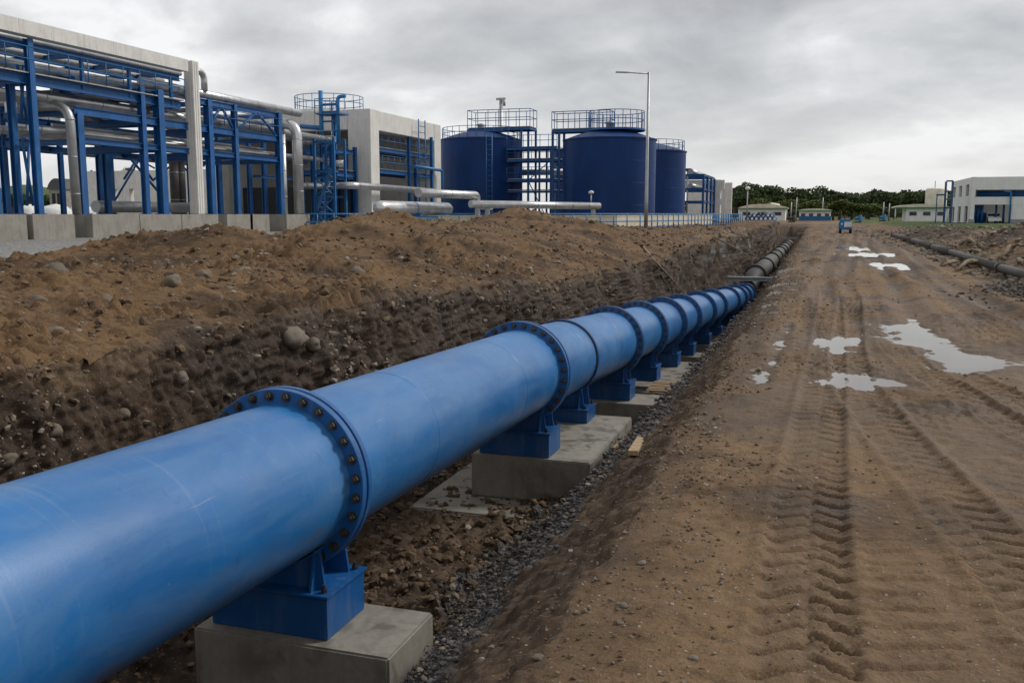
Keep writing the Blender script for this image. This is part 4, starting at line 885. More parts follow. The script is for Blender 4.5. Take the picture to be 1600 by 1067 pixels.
ipipe([(x0m - 1, y0m + .9, zm2 + .35), (x1m, y0m + .9, zm2 + .35)], .33, 'silver pipe on top of the blue mezzanine'); ipipe([(x0m, y0m - .5, zm - 1.0), (XB + .8, y0m - .5, zm - 1.0), (XB + .8, ye0, zm - 1.1)], .27, 'silver pipe slung below the mezzanine deck', bend=.7)
ipipe([(x0m + .5, y0m + 2, zm + .8), (x1m, y0m + 2, zm + .8)], .25, 'silver pipe at the back of the mezzanine deck')
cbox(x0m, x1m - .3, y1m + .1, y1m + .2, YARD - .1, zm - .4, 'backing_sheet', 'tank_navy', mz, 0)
cbox(x0m + lm * .5, x1m - .4, y1m - .25, y1m - .15, YARD - .1, zm - .45, 'door_opening', 'opening_shade', mz, 0)  # solid near-black sheet, shade under the deck put into its colour
tw = empty('access_tower', (XB - 9, y0m - 1.6, YARD), 'narrow blue access tower standing before the mezzanine', 'tower')
y0t, y1t = y0m - 2.0, y0m - .3; XY = lambda px, y: float(ony(px, 335, y)[0]); ZY = lambda px, py, y: float(ony(px, py, y)[2]); x0t, x1t = XY(494, y0t), XY(524, y0t)
for x in (x0t, x1t):
    for y in (y0t, y1t): col_(tw, x, y, YARD, zm2 + .3, .26, 'rail_blue')
for z in (1.9, 3.2, 4.6, zm, zm2):
    for y in (y0t, y1t): beam_(tw, (x0t, y, z), (x1t, y, z), .2, .12, 'rail_blue')
for z0, z1 in ((.8, 1.9), (1.9, 3.2), (3.2, 4.6)): brace_(tw, (x0t, y0t, z0), (x1t, y0t, z1), .05, 'rail_blue'); brace_(tw, (x1t, y0t, z0), (x0t, y0t, z1), .05, 'rail_blue')
yv_ = y0m + .5
ipipe([(XY(506, yv_), yv_, zm2), (XY(506, yv_), yv_, ZY(506, 142, yv_))], .17, 'tall upright light blue pipe above the mezzanine', mat='sky_blue_paint', bands=False)
ipipe([(XY(532, yv_), yv_, zm2), (XY(532, yv_), yv_, ZY(532, 151, yv_)), (XY(544, yv_), yv_, ZY(532, 151, yv_))], .14, 'light blue vent pipe bent over at the top', mat='sky_blue_paint', bands=False, bend=.5)
col_(tw, XY(524, yv_), yv_ + .3, zm2 - .5, ZY(524, 174, yv_), .3, 'rail_blue', 'mast'); col_(tw, XY(515, yv_), yv_ + .8, zm2 - .5, ZY(515, 158, yv_), .16, 'rail_blue', 'mast')
for py_ in (163, 175, 190, 205): brace_(tw, (XY(506, yv_), yv_, ZY(515, py_, yv_)), (XY(533, yv_), yv_, ZY(515, py_, yv_)), .07, 'rail_blue', 'cross_pipe')
brace_(tw, (XY(474, yv_), yv_, ZY(490, 197, yv_)), (XY(508, yv_), yv_, ZY(490, 201, yv_)), .18, 'rail_blue', 'cross_pipe')
tp = empty('pipe_platform', (XY(519, yv_), yv_, ZY(519, 178, yv_)), 'small railed blue platform round the upright pipes above the mezzanine', 'platform')
zq = ZY(519, 178, yv_); part(MB().box((XY(519, yv_), yv_ + .4, zq), (XY(536, yv_) - XY(500, yv_), 1.6, .12)), 'deck', 'rail_blue', tp); rail_(tp, [(XY(500, yv_), yv_ - .4, zq), (XY(536, yv_), yv_ - .4, zq)], 1.1, .7, 'rail_blue', .03)
st = empty('stair_flight', (XY(488, y0t), y0t, YARD), 'blue stair flight climbing to the mezzanine deck', 'stairs')
for dy in (0, .9): part(MB().bar((XY(484, y0t), y0t + dy, YARD), (XY(520, y0t), y0t + dy, zm + .2), .06, .25), 'stringer', 'rail_blue', st)
for k in range(12): q_ = (k + .5) / 12; part(MB().box((XY(484, y0t) * (1 - q_) + XY(520, y0t) * q_, y0t + .45, YARD + (zm + .2 - YARD) * q_), (.26, .84, .04)), 'tread', 'galvanised', st)
# round roof rail of a hidden vessel behind the frame
vt = empty('round_vessel', (XB - 12, yc0 + 12, YARD), 'pale round vessel with railed roof showing above the mezzanine', 'tank')
vc = dep(519, 335, 92.); vr = 3.3; zv = float(dep(519, 178, 92.)[2])
part(MB().lathe([(YARD, vr), (zv, vr), (zv + .02, vr - .05), (zv + .3, 0.05)], 40, 'Z', (vc[0], vc[1], 0)), 'shell', 'concrete_pale', vt)
rail_(vt, [(vc[0] + vr * math.cos(6.2832 * k / 20), vc[1] + vr * math.sin(6.2832 * k / 20), zv) for k in range(21)], 1.4, 1.2, 'rail_blue', .035)
# inner steel, ladder and platforms in the open bay of the frame
lt = empty('steel_platform', (XB, yc1 + 4, YARD), 'blue steel platforms and ladder inside the open concrete bay', 'platform')
yq0, yq1 = yc0 + 1.8, ye1 - 1.8
for z, in ((ZX(640, 272, XB),), (ZX(640, 240, XB),)):
    for x in (XB - .4, XB - 3.2): beam_(lt, (x, yq0, z), (x, yq1 + .6, z), .4, .22)
    part(MB().box((XB - 1.8, (yq0 + yq1) / 2, z + .22), (2.8, yq1 - yq0, .05)), 'deck', 'galvanised', lt); rail_(lt, [(XB - .4, yq0, z + .25), (XB - .4, yq1 + .4, z + .25)], 1.1, 1.2)
for px in (645, 655, 672): col_(lt, XB - .3 if px != 672 else XB + .2, YX(px, XB), YARD, ZX(px, 215 if px != 655 else 255, XB), .36)
yl0, yl1 = YX(655, XB + .4), YX(665, XB + .4); zt_ = ZX(660, 188, XB + .4)
for y in (yl0, yl1): part(MB().tube([(XB + .45, y, YARD + 2.), (XB + .45, y, zt_)], .06, 6), 'ladder_rail', 'rail_blue', lt)
z = YARD + 2.3
while z < zt_ - .3: part(MB().tube([(XB + .45, yl0, z), (XB + .45, yl1, z)], .035, 5), 'rung', 'rail_blue', lt); z += .55
ipipe([(XB + .5, YX(640, XB), ZX(640, 260, XB)), (XB + .5, YX(684, XB), ZX(640, 262, XB)), (XB + .5, YX(684, XB), YARD + 1.8)], .14, 'thin pipe bending down beside the ladder', mat='sky_blue_paint', bands=False)

# horizontal vessel and big silver lines on the right of the frame
XV = -27.
yv0, yv1 = YX(589, XV), YX(702, XV); zv_ = ZX(640, 326, XV); rv = .36
hv = empty('horizontal_vessel', (XV, (yv0 + yv1) / 2, YARD), 'silver horizontal vessel on a blue skid behind the spoil mounds', 'vessel')
prof = [(yv0, .01), (yv0 + .08, rv * .5), (yv0 + .25, rv * .85), (yv0 + .5, rv), (yv1 - .5, rv), (yv1 - .25, rv * .85), (yv1 - .08, rv * .5), (yv1, .01)]
part(MB().lathe([(h, r * 1.35) for h, r in prof], 28, 'Y', (XV, 0, zv_)), 'shell', 'aluminium', hv)
for q in (.25, .45, .62, .8): part(MB().tube([(XV, yv0 + (yv1 - yv0) * q - .05, zv_), (XV, yv0 + (yv1 - yv0) * q + .05, zv_)], rv * 1.39, 28), 'strap', 'galvanised' if q != .45 else 'rail_blue', hv)
for q in (.15, .5, .85): part(MB().box((XV, yv0 + (yv1 - yv0) * q, (YARD + zv_ - .35) / 2), (.8, .4, zv_ - .35 - YARD)), 'saddle', 'sky_blue_paint', hv)
for x in (XV - .6, XV + .6): beam_(hv, (x, yv0, ZX(640, 340, XV)), (x, yv1 + 2, ZX(640, 340, XV)), .25, .2, 'sky_blue_paint', 'skid_rail')
XS = -25.
za1 = ZX(720, 304, XS); ipipe([(XS - 1, YX(675, XS), za1), (XS, YX(745, XS), za1), (XS, YX(745, XS), za1 - .75), (XS + 1.4, YX(745, XS) - .6, za1 - .85)], .30, 'short silver pipe stepping down before the left tank', bend=.5)
p0 = onx(735, 319, -23.4); p1 = onx(936, 322, -16.5); ipipe([tuple(p0), tuple(p1)], .27, 'long silver pipe running before the tanks', n=24)
for px, k in ((745, .05), (766, .12), (925, .95)):
    q = Vector(p0).lerp(Vector(p1), k); MB().box((q.x, q.y, (YARD + q.z - .25) / 2), (.3, .3, max(.1, q.z - .25 - YARD))).build('pipe_stand', 'galvanised', None, {745: 'left pipe stand under the long silver pipe', 766: 'second pipe stand under the long silver pipe', 925: 'right pipe stand under the long silver pipe'}[px], 'pipe stand')
q = Vector(p0).lerp(Vector(p1), .93); vlv = empty('valve', q, 'small valve with handwheel on the long silver pipe', 'valve')
part(MB().tube([q, q + Vector((0, 0, .95))], .06, 8), 'stem', 'galvanised', vlv); part(MB().lathe([(.95, .05), (.97, .22), (1.12, .20), (1.2, .02)], 16, 'Z', q), 'head', 'white_paint', vlv)

# ------------------------------------------------------------------ tanks
def tank(px, D, R_, pyt, label, topr=0, seed=0, rail=True):
    c = dep(px, 335, D); cx, cy_ = float(c[0]), float(c[1]); zt_ = float(dep(px, pyt, D)[2])
    th = empty('storage_tank', (cx, cy_, YARD), label, 'tank', 'dark blue storage tanks')
    part(MB().lathe([(YARD - .2, R_), (zt_, R_)], 96, 'Z', (cx, cy_, 0)), 'shell', 'tank_navy', th)
    hr = R_ * .25
    prof = [(zt_ - .02, R_ + .09), (zt_ + .10, R_ + .09), (zt_ + .10, R_ - .02)]; part(MB().lathe([(zt_ - .02, R_ + .003)] + prof, 96, 'Z', (cx, cy_, 0), smooth=False), 'curb_ring', 'tank_navy', th)
    part(MB().lathe([(zt_ + .09 + hr * (1 - (q / 10.) ** 1.6), max(.02, (R_ - .03) * q / 10.)) for q in range(10, -1, -1)], 72, 'Z', (cx, cy_, 0)), 'roof', 'tank_navy', th)
    for k in range(1, 4): part(MB().lathe([(YARD + (zt_ - YARD) * k / 4 - .015, R_ + .001), (YARD + (zt_ - YARD) * k / 4, R_ + .016), (YARD + (zt_ - YARD) * k / 4 + .015, R_ + .001)], 96, 'Z', (cx, cy_, 0)), 'weld_band', 'tank_navy', th)
    part(MB().lathe([(zt_ + hr - .05, .35), (zt_ + hr + .5, .35), (zt_ + hr + .52, .5), (zt_ + hr + .62, .5), (zt_ + hr + .75, .02)], 16, 'Z', (cx, cy_, 0)), 'vent', 'galvanised', th)
    if rail:
        n = 28; rail_(th, [(cx + (R_ - .2) * math.cos(6.2832 * k / n), cy_ + (R_ - .2) * math.sin(6.2832 * k / n), zt_ + .12) for k in range(n + 1)], 1.1, 1.2, 'rack_blue', .03)
    return cx, cy_, zt_, hr
T1 = tank(752, 96., 4.15, 222, 'left dark blue tank, next to the concrete frame')
T2 = tank(951, 85., 4.18, 222, 'large dark blue tank nearest the tall lamp post', rail=False)
T3 = tank(1011, 104., 4.15, 240, 'dark blue tank half hidden at the right behind the large one')
T4 = tank(915, 112., 4.15, 240, 'dark blue tank mostly hidden between the left and the large one', rail=False)
def platform(name, label, pts4, z, h=1.25, z0=None, legs=(), mat='rack_blue'):
    x0, x1, y0, y1 = pts4; th = empty(name, ((x0 + x1) / 2, (y0 + y1) / 2, z0 if z0 is not None else z), label, 'platform')
    for y in (y0, y1): beam_(th, (x0, y, z), (x1, y, z), .35, .2)
    for x in (x0, x1): beam_(th, (x, y0, z - .003), (x, y1, z - .003), .32, .2)
    part(MB().box(((x0 + x1) / 2, (y0 + y1) / 2, z + .2), (x1 - x0, y1 - y0, .05)), 'deck', 'galvanised', th)
    rail_(th, [(x0, y1, z + .22), (x0, y0, z + .22), (x1, y0, z + .22), (x1, y1, z + .22), (x0, y1, z + .22)], h, 1.1, mat, .035)
    for x, y, zb2 in legs: col_(th, x, y, zb2, z, .3)
    return th
zp1 = T1[2] + T1[3] + .0
platform('tank_platform', 'railed platform over the roof of the left tank', (T1[0] - 1.0, T1[0] + 5.6, T1[1] - 1.2, T1[1] + 1.2), zp1, 1.7, YARD, [(T1[0] + 4.7, T1[1] - 1.2, YARD), (T1[0] + 5.5, T1[1] + 1.2, YARD), (T1[0] + 4.7, T1[1] + 1.2, YARD)])
zp2 = T2[2] + T2[3] + .0
platform('tank_platform', 'railed platform reaching left from the roof of the large tank', (T2[0] - 5.2, T2[0] + .2, T2[1] - .9, T2[1] + .9), zp2 - .1, 1.5, YARD, [(T2[0] - 5.1, T2[1] - .9, YARD), (T2[0] - 4.5, T2[1] + .9, YARD), (T2[0] - 4.5, T2[1] - .9, YARD)])
rt = empty('roof_rail', (T2[0] + .5, T2[1], zp2), 'round railed platform on top of the large tank', 'platform'); n = 22
part(MB().lathe([(zp2 - .2, 2.6), (zp2 - .04, 2.6), (zp2 - .04, 0.01)], 40, 'Z', (T2[0] + .6, T2[1], 0), smooth=False), 'deck', 'rack_blue', rt)
rail_(rt, [(T2[0] + .6 + 2.5 * math.cos(6.2832 * k / n), T2[1] + 2.5 * math.sin(6.2832 * k / n), zp2 - .05) for k in range(n + 1)], 1.55, .8, 'rack_blue', .035)
gt = empty('steel_tower', (-24, 88, YARD), 'blue steel tower and gangways between the left and the large tank', 'tower')
g0 = dep(828, 335, 92.); g1 = dep(866, 335, 92.)
xs_ = (float(g0[0]), float(g1[0])); gy = float(g0[1] + g1[1]) / 2
for x in xs_ + ((xs_[0] + xs_[1]) / 2,):
    for y in (gy - 1, gy + 1.6): col_(gt, x, y, YARD, float(dep(840, 232, 92.)[2]), .26)
for py in (234, 252, 283, 300):
    z = float(dep(840, py, 92.)[2])
    for y in (gy - 1, gy + 1.6): beam_(gt, (xs_[0] - 2.2, y, z), (xs_[1] + .6, y, z), .3 if py != 300 else .2)
    part(MB().box(((xs_[0] + xs_[1]) / 2 - .8, gy + .3, z + .18), (xs_[1] - xs_[0] + 2.6, 2.4, .05)), 'deck', 'galvanised', gt)
    if py != 300: rail_(gt, [(xs_[0] - 2.2, gy - 1, z + .2), (xs_[1] + .6, gy - 1, z + .2)], 1.1, .9, 'rack_blue', .03)
za_, zb2 = float(dep(840, 283, 92.)[2]), float(dep(840, 252, 92.)[2])
brace_(gt, (xs_[0], gy - 1, za_), (xs_[1], gy - 1, zb2), .05); brace_(gt, (xs_[1], gy - 1, YARD), (xs_[0], gy - 1, za_), .05)
ipipe([(xs_[0] - 2, gy + 2.4, float(dep(840, 268, 92.)[2])), (xs_[1] + 1, gy + 2.4, float(dep(840, 268, 92.)[2]))], .3, 'silver pipe crossing between the tanks')
for k, (px, zt0) in enumerate(((795, 218), (806, 218))): pass
ld = empty('tank_ladder', (T1[0] + 2.4, T1[1] - 3.6, YARD), 'blue ladder on the right side of the left tank', 'ladder')
lx, ly = T1[0] + 2.2, T1[1] - 3.75
for dx in (-.3, .3): part(MB().tube([(lx + dx, ly, YARD), (lx + dx, ly, T1[2] + .3)], .05, 6), 'ladder_rail', 'rail_blue', ld)
z = YARD + .4
while z < T1[2]: part(MB().tube([(lx - .3, ly, z), (lx + .3, ly, z)], .03, 5), 'rung', 'rail_blue', ld); z += .5
# chimney-like vent mast behind the left tank
q = dep(783, 335, 110.); zt_ = float(dep(783, 158, 110.)[2]); vm = empty('vent_mast', (q[0], q[1], YARD), 'grey vent mast with short crossbar behind the left tank', 'mast')
part(MB().tube([(q[0], q[1], YARD), (q[0], q[1], zt_)], .2, 10), 'pole', 'galvanised', vm); part(MB().box((q[0], q[1], zt_), (1.1, .3, .25)), 'crossbar', 'galvanised', vm); part(MB().tube([(q[0] + .4, q[1], zt_), (q[0] + .4, q[1], zt_ - .8)], .16, 8), 'spout', 'galvanised', vm)
# bund wall and fences
fp = [onz(690, 360.5, YARD), onz(850, 359.5, YARD), onz(1000, 358.2, YARD), onz(1075, 355.5, YARD), onz(1142, 352, YARD)]
fp = [(float(p[0]), float(p[1]), YARD) for p in fp]
def fence(pts, label, h=1.18, step=1.25):
    th = empty('railing_fence', pts[0], label, 'fence', 'blue railing fences round the works'); rail_(th, pts, h, step, 'sky_blue_paint', .045)
    part(MB().tube([(p[0], p[1], p[2] + .15) for p in pts], .03, 6), 'handrail', 'rail_blue', th); return th
fence(fp, 'blue railing fence in front of the tanks')
fence([(float(p[0]), float(p[1]), YARD) for p in (onz(470, 361, YARD), onz(596, 359.5, YARD))], 'blue railing fence in front of the mezzanine')
fence([(float(p[0]), float(p[1]), YARD) for p in (onz(1020, 353.5, YARD), onz(1100, 351, YARD), onz(1160, 348.5, YARD))], 'blue railing fence behind, at the right end of the tanks')
def offs(p, d): return (p[0] - d * .86, p[1] + d * .5, p[2])
bw = empty('bund_wall', fp[1], 'low cream concrete wall round the tanks', 'wall')
wp = [offs(p, 2.6) for p in fp]
for a, b in zip(wp[:-1], wp[1:]):
    a, b = Vector(a), Vector(b); n = max(1, round((b - a).length / 4.))
    for k in range(n):
        u, v = a.lerp(b, k / n), a.lerp(b, (k + 1) / n); e_ = (v - u).normalized() * .02
        part(MB().bar(u + e_ + Vector((0, 0, .45)), v - e_ + Vector((0, 0, .45)), .25, 1.1), 'wall_panel', 'wall_cream', bw)
    part(MB().bar(a + Vector((0, 0, 1.04)), b + Vector((0, 0, 1.04)), .32, .08), 'coping', 'wall_cream', bw)
# lamp post
lp = onz(1009, 359, YARD); lh = float(dep(1010, 118, np.dot(lp - CC, CF))[2])
la = empty('lamp_post', (lp[0], lp[1], YARD), 'tall grey lamp post with one arm to the left', 'lamp post')
part(MB().tube([(lp[0], lp[1], YARD), (lp[0], lp[1], YARD + 2.2), (lp[0], lp[1], lh)], .1, 12, radii=[.15, .14, .08]), 'pole', 'galvanised', la)
part(MB().tube([(lp[0], lp[1], lh - .12), (lp[0] - .95 * 1.6, lp[1] - .31 * 1.6, lh - .03)], .045, 8), 'arm', 'galvanised', la)
part(MB().bar((lp[0] - .95 * 1.5, lp[1] - .31 * 1.5, lh - .03), (lp[0] - .95 * 2.45, lp[1] - .31 * 2.45, lh + .0), .28, .09), 'lamp_head', 'galvanised', la); part(MB().box((lp[0], lp[1], YARD + .05), (.5, .5, .1)), 'base_plate', 'galvanised', la)
# second rack and white frame beyond the tanks
r2 = empty('pipe_rack', (-12, 120, YARD), 'small blue pipe rack beyond the right-hand tank', 'pipe rack')
a, b = dep(1074, 335, 116.), dep(1108, 335, 128.); xa, xb, ya, yb = float(a[0]), float(b[0]), float(a[1]), float(b[1])
zz1, zz2, zz3 = float(dep(1090, 276, 120.)[2]), float(dep(1090, 297, 120.)[2]), float(dep(1090, 316, 120.)[2])
frame_(r2, (xa - 3, xb + .6), [ya + (yb - ya) * k / 3 for k in range(4)], (zz1, zz2, zz3), YARD, .4, .35)
rail_(r2, [(xb + .6, ya, zz2 + .2), (xb + .6, yb, zz2 + .2)], 1.1, 1.5); ipipe([(xb - 1, ya, zz1 + .4), (xb - 1, yb, zz1 + .4)], .35, 'silver pipe on top of the small far rack'); ipipe([(xb - 1, ya, zz2 + .4), (xb - 1, yb, zz2 + .4)], .3, 'silver pipe on the middle deck of the small far rack')
w2 = empty('frame_building', (-10, 130, YARD), 'pale concrete frame beyond the small blue rack', 'building')
a, b = dep(1112, 335, 128.), dep(1140, 335, 140.); zt_ = float(dep(1125, 283, 132.)[2]); xq, yq, xq2, yq2 = float(a[0]), float(a[1]), float(b[0]), float(b[1])
cbox(xq - .1, xq + 1.1, yq, yq + 1.2, YARD - .2, zt_, 'column', th=w2); cbox(xq2 - .7, xq2 + .3, yq2 - 1., yq2, YARD - .2, zt_ - .01, 'column', th=w2); cbox(xq + 1.1, xq2 + .28, yq + .3, yq + 1., zt_ - 1.3, zt_ - .02, 'front_beam', th=w2)
cbox(xq - 5, xq - .11, yq + .05, yq + .8, zt_ - 1.3, zt_ - .03, 'side_beam', th=w2); cbox(xq + 1.15, xq2 - .75, yq + .4, yq + .8, zt_ - 3.4, zt_ - 2.6, 'blue_louvre', 'rack_blue', w2, 0); cbox(xq - 5, xq + 1, yq2 - .5, yq2, YARD - .2, zt_ - .1, 'rear_wall', th=w2)
fl2 = dep(1073, 335, 118.); ft = float(dep(1073, 268, 118.)[2]); fp_ = empty('floodlight', (fl2[0], fl2[1], YARD), 'floodlight on a post by the small far rack', 'light'); part(MB().tube([(fl2[0], fl2[1], YARD), (fl2[0], fl2[1], ft)], .1, 8), 'pole', 'galvanised', fp_); part(MB().box((fl2[0], fl2[1], ft + .15), (.9, .5, .35)), 'lamp_head', 'dark_steel', fp_)

# ------------------------------------------------------------------ right-hand side: ground pipeline, driftwood, buildings
GPR = [(1640, 440), (1562, 418), (1484, 393.5), (1457, 385.5), (1425, 375.5), (1396, 367)]
gp3 = [Vector(onz(px, py, .30)) for px, py in GPR]
lb = ['nearest length of grey pipe lying on the ground at the right edge', 'second length of the grey ground pipe on the right', 'short third length of the grey ground pipe on the right', 'fourth length of the grey ground pipe on the right', 'farthest length of the grey ground pipe on the right']
for i in range(5):
    a, b = gp3[i], gp3[i + 1]
    th = empty('ground_pipe', a, lb[i], 'pipe', 'grey pipe lying along the track'); part(MB().tube([a, b], .125 if i < 2 else .16, 18), 'barrel', 'weathered_pipe', th)
    d = (b - a).normalized(); part(MB().tube([b - d * .25, b + d * .1], .155 if i < 2 else .2, 18), 'coupling', 'dark_steel', th)
    MB().box((b.x, b.y - .5, (ground(b.x, b.y - .5) - .1 + b.z - .17) / 2), (.7, .25, max(.08, b.z - .17 - ground(b.x, b.y - .5) + .1))).build('timber_sleeper', 'timber', None, ['first', 'second', 'third', 'fourth', 'fifth'][i] + ' timber block under the grey ground pipe, from the right edge', 'timber block', 'blocks under the ground pipe')
def wood(pts, r, lab):
    P = []
    for px, py, up in pts: P.append(hit(px, py, 6)[0] + Vector((0, 0, up * .6)))
    P = fillet(P, .5, 4); MB().tube(P, r, 8, radii=[r * (1.15 - .8 * abs(2 * k / (len(P) - 1) - .7)) for k in range(len(P))]).build('driftwood_branch', 'driftwood', None, lab, 'branch', 'uprooted branches by the ground pipe')
wood([(1494, 424, .08), (1510, 418, .35), (1535, 416, .25), (1562, 424, .1)], .10, 'bleached branch lying before the ground pipe')
wood([(1562, 407, .1), (1580, 398, .5), (1600, 393, .6)], .14, 'thick root on the bank at the right edge')
wood([(1498, 378, .1), (1515, 380, .3), (1528, 385, .1)], .12, 'fallen log on the verge bank')
wood([(1470, 416, .05), (1490, 411, .2), (1503, 408, .1)], .08, 'short log left of the bleached branch')

def wbox(x0, x1, y0, y1, z0, z1, name, mat, th, bev=.0): return part(MB().box(((x0 + x1) / 2, (y0 + y1) / 2, (z0 + z1) / 2), (abs(x1 - x0), abs(y1 - y0), abs(z1 - z0)), bev=bev), name, mat, th)
GR = .7
DB = 125.
c = dep(1516, 335, DB); XBu, YBu = float(c[0]), float(c[1]); zt_ = float(dep(1516, 277, DB)[2])
rb = empty('white_building', (XBu, YBu, GR), 'white concrete building with open blue-piped bays at the right edge', 'building')
def zpx(py): return float(dep(1540, py, DB)[2])
xw_ = lambda px: float(ony(px, 335, YBu)[0])
X1 = xw_(1660)
wbox(XBu, xw_(1522), YBu, YBu + .8, GR - .2, zt_, 'corner_column', 'wall_white', rb)
wbox(xw_(1522) + .01, X1, YBu + .02, YBu + .7, zpx(297), zt_ - .02, 'top_beam', 'wall_white', rb)
wbox(xw_(1522) + .01, X1, YBu + .03, YBu + .7, zpx(320), zpx(308), 'middle_beam', 'wall_white', rb)
wbox(xw_(1580), X1, YBu + .04, YBu + .75, GR - .2, zpx(320) - .01, 'wall_pier', 'wall_white', rb)
wbox(XBu - .06, xw_(1523), YBu - .06, YBu + .9, GR - .2, GR + .55, 'base_course', 'plinth_grey', rb); wbox(xw_(1579.5), X1, YBu - .02, YBu + .03, GR - .2, GR + .55, 'base_course', 'plinth_grey', rb)
Lb = YX(1484, XBu) - YBu
ycur = YBu + .81
for k in range(3):
    y0, y1 = YBu + .81 + (Lb - .81) * k / 3, YBu + .81 + (Lb - .81) * (k + 1) / 3; g = (y1 - y0) * .28
    wbox(XBu + .01, XBu + .5, y0, y0 + g, GR - .2, zt_ - .9, 'side_pier', 'wall_white', rb); wbox(XBu + .01, XBu + .5, y1 - g, y1, GR - .2, zt_ - .9, 'side_pier', 'wall_white', rb)
    wbox(XBu + .02, XBu + .5, y0 + g, y1 - g, zpx(322), zpx(306), 'side_spandrel', 'wall_white', rb)
    f_ = wbox(XBu + .25, XBu + .3, y0 + g, y1 - g, zpx(306), zt_ - .9, 'window', 'glass_dark', rb); f_ = wbox(XBu + .25, XBu + .3, y0 + g, y1 - g, GR + .2, zpx(322), 'window', 'opening_shade', rb)  # lower sheets coloured near-black for the unlit inside
wbox(XBu + .015, XBu + .6, YBu + .81, YBu + Lb, zt_ - .9, zt_ - .01, 'side_beam', 'wall_white', rb)
wbox(XBu + .5, X1, YBu + Lb - .4, YBu + Lb, GR - .2, zt_ - .2, 'rear_wall', 'wall_white', rb); wbox(XBu + .6, X1, YBu + .75, YBu + Lb - .41, zt_ - .3, zt_ - .05, 'roof', 'dark_roof', rb)
bp = empty('blue_pipework', (XBu + 3, YBu + 2, GR), 'blue pipes and tanks inside the open bay of the white building', 'pipework')
for z, r in ((zpx(303), .25), (zpx(300), .18), (zpx(306), .15)): part(MB().tube([(XBu + .9, YBu + 1.6, z), (X1, YBu + 1.6, z)], r, 10), 'pipe', 'rack_blue', bp)
for px in (1525, 1531, 1537, 1560, 1572): part(MB().tube([(xw_(px), YBu + 1.8, GR), (xw_(px), YBu + 1.8, zpx(318))], .22 if px < 1550 else .15, 10), 'pipe', 'rack_blue', bp)
for px in (1527, 1541): part(MB().lathe([(GR, .5), (GR + 1.3, .5), (GR + 1.6, .05)], 16, 'Z', (xw_(px), YBu + 3.2, 0)), 'tank', 'rack_blue', bp)
part(MB().tube(fillet([(xw_(1566), YBu - .3, zpx(300)), (xw_(1577), YBu - .3, zpx(300)), (xw_(1577), YBu - .3, GR)], .4), .12, 8), 'pipe', 'sky_blue_paint', bp)
wv = empty('white_car', (xw_(1557), YBu + 2, GR), 'small white car parked inside the open bay of the white building', 'car')
cxx = xw_(1557)
part(MB().prism([(YBu + .9 + a, GR + b) for a, b in ((0, .3), (0, .75), (.9, .85), (1.4, 1.35), (3.1, 1.38), (3.8, .85), (3.9, .3))], 'X', cxx - .8, cxx + .8), 'body', 'white_paint', wv); part(MB().box((cxx, YBu + 2.05, GR + 1.08), (1.45, .1, .4), rot=Matrix.Rotation(-.8, 3, 'X')), 'windscreen', 'glass_dark', wv)
for dx in (-.75, .75):
    for dy in (1.6, 4.0): part(MB().tube([(cxx + dx - .1, YBu + dy, GR + .3), (cxx + dx + .1, YBu + dy, GR + .3)], .3, 14), 'wheel', 'black_rubber', wv)
bt = empty('steel_tower', (XBu - 2, YBu + 2, GR), 'slim blue steel tower left of the white building', 'tower')
tx0, tx1 = float(dep(1475, 335, DB + 3)[0]), float(dep(1485, 335, DB + 3)[0]); ty = YBu + 1.5
for x in (tx0, tx1):
    for y in (ty, ty + 1.2): col_(bt, x, y, GR, float(dep(1480, 284, DB + 3)[2]), .2)
for py in (284, 300, 312, 325): beam_(bt, (tx0, ty, float(dep(1480, py, DB + 3)[2])), (tx1, ty, float(dep(1480, py, DB + 3)[2])), .2); part(MB().box(((tx0 + tx1) / 2, ty + .6, float(dep(1480, py, DB + 3)[2]) + .12), (tx1 - tx0, 1.2, .04)), 'deck', 'galvanised', bt)
beam_(bt, (tx0 - 1.2, ty, float(dep(1480, 305, DB + 3)[2])), (tx0, ty, float(dep(1480, 305, DB + 3)[2])), .3); col_(bt, tx0 - 1.1, ty, GR, float(dep(1480, 305, DB + 3)[2]), .2)

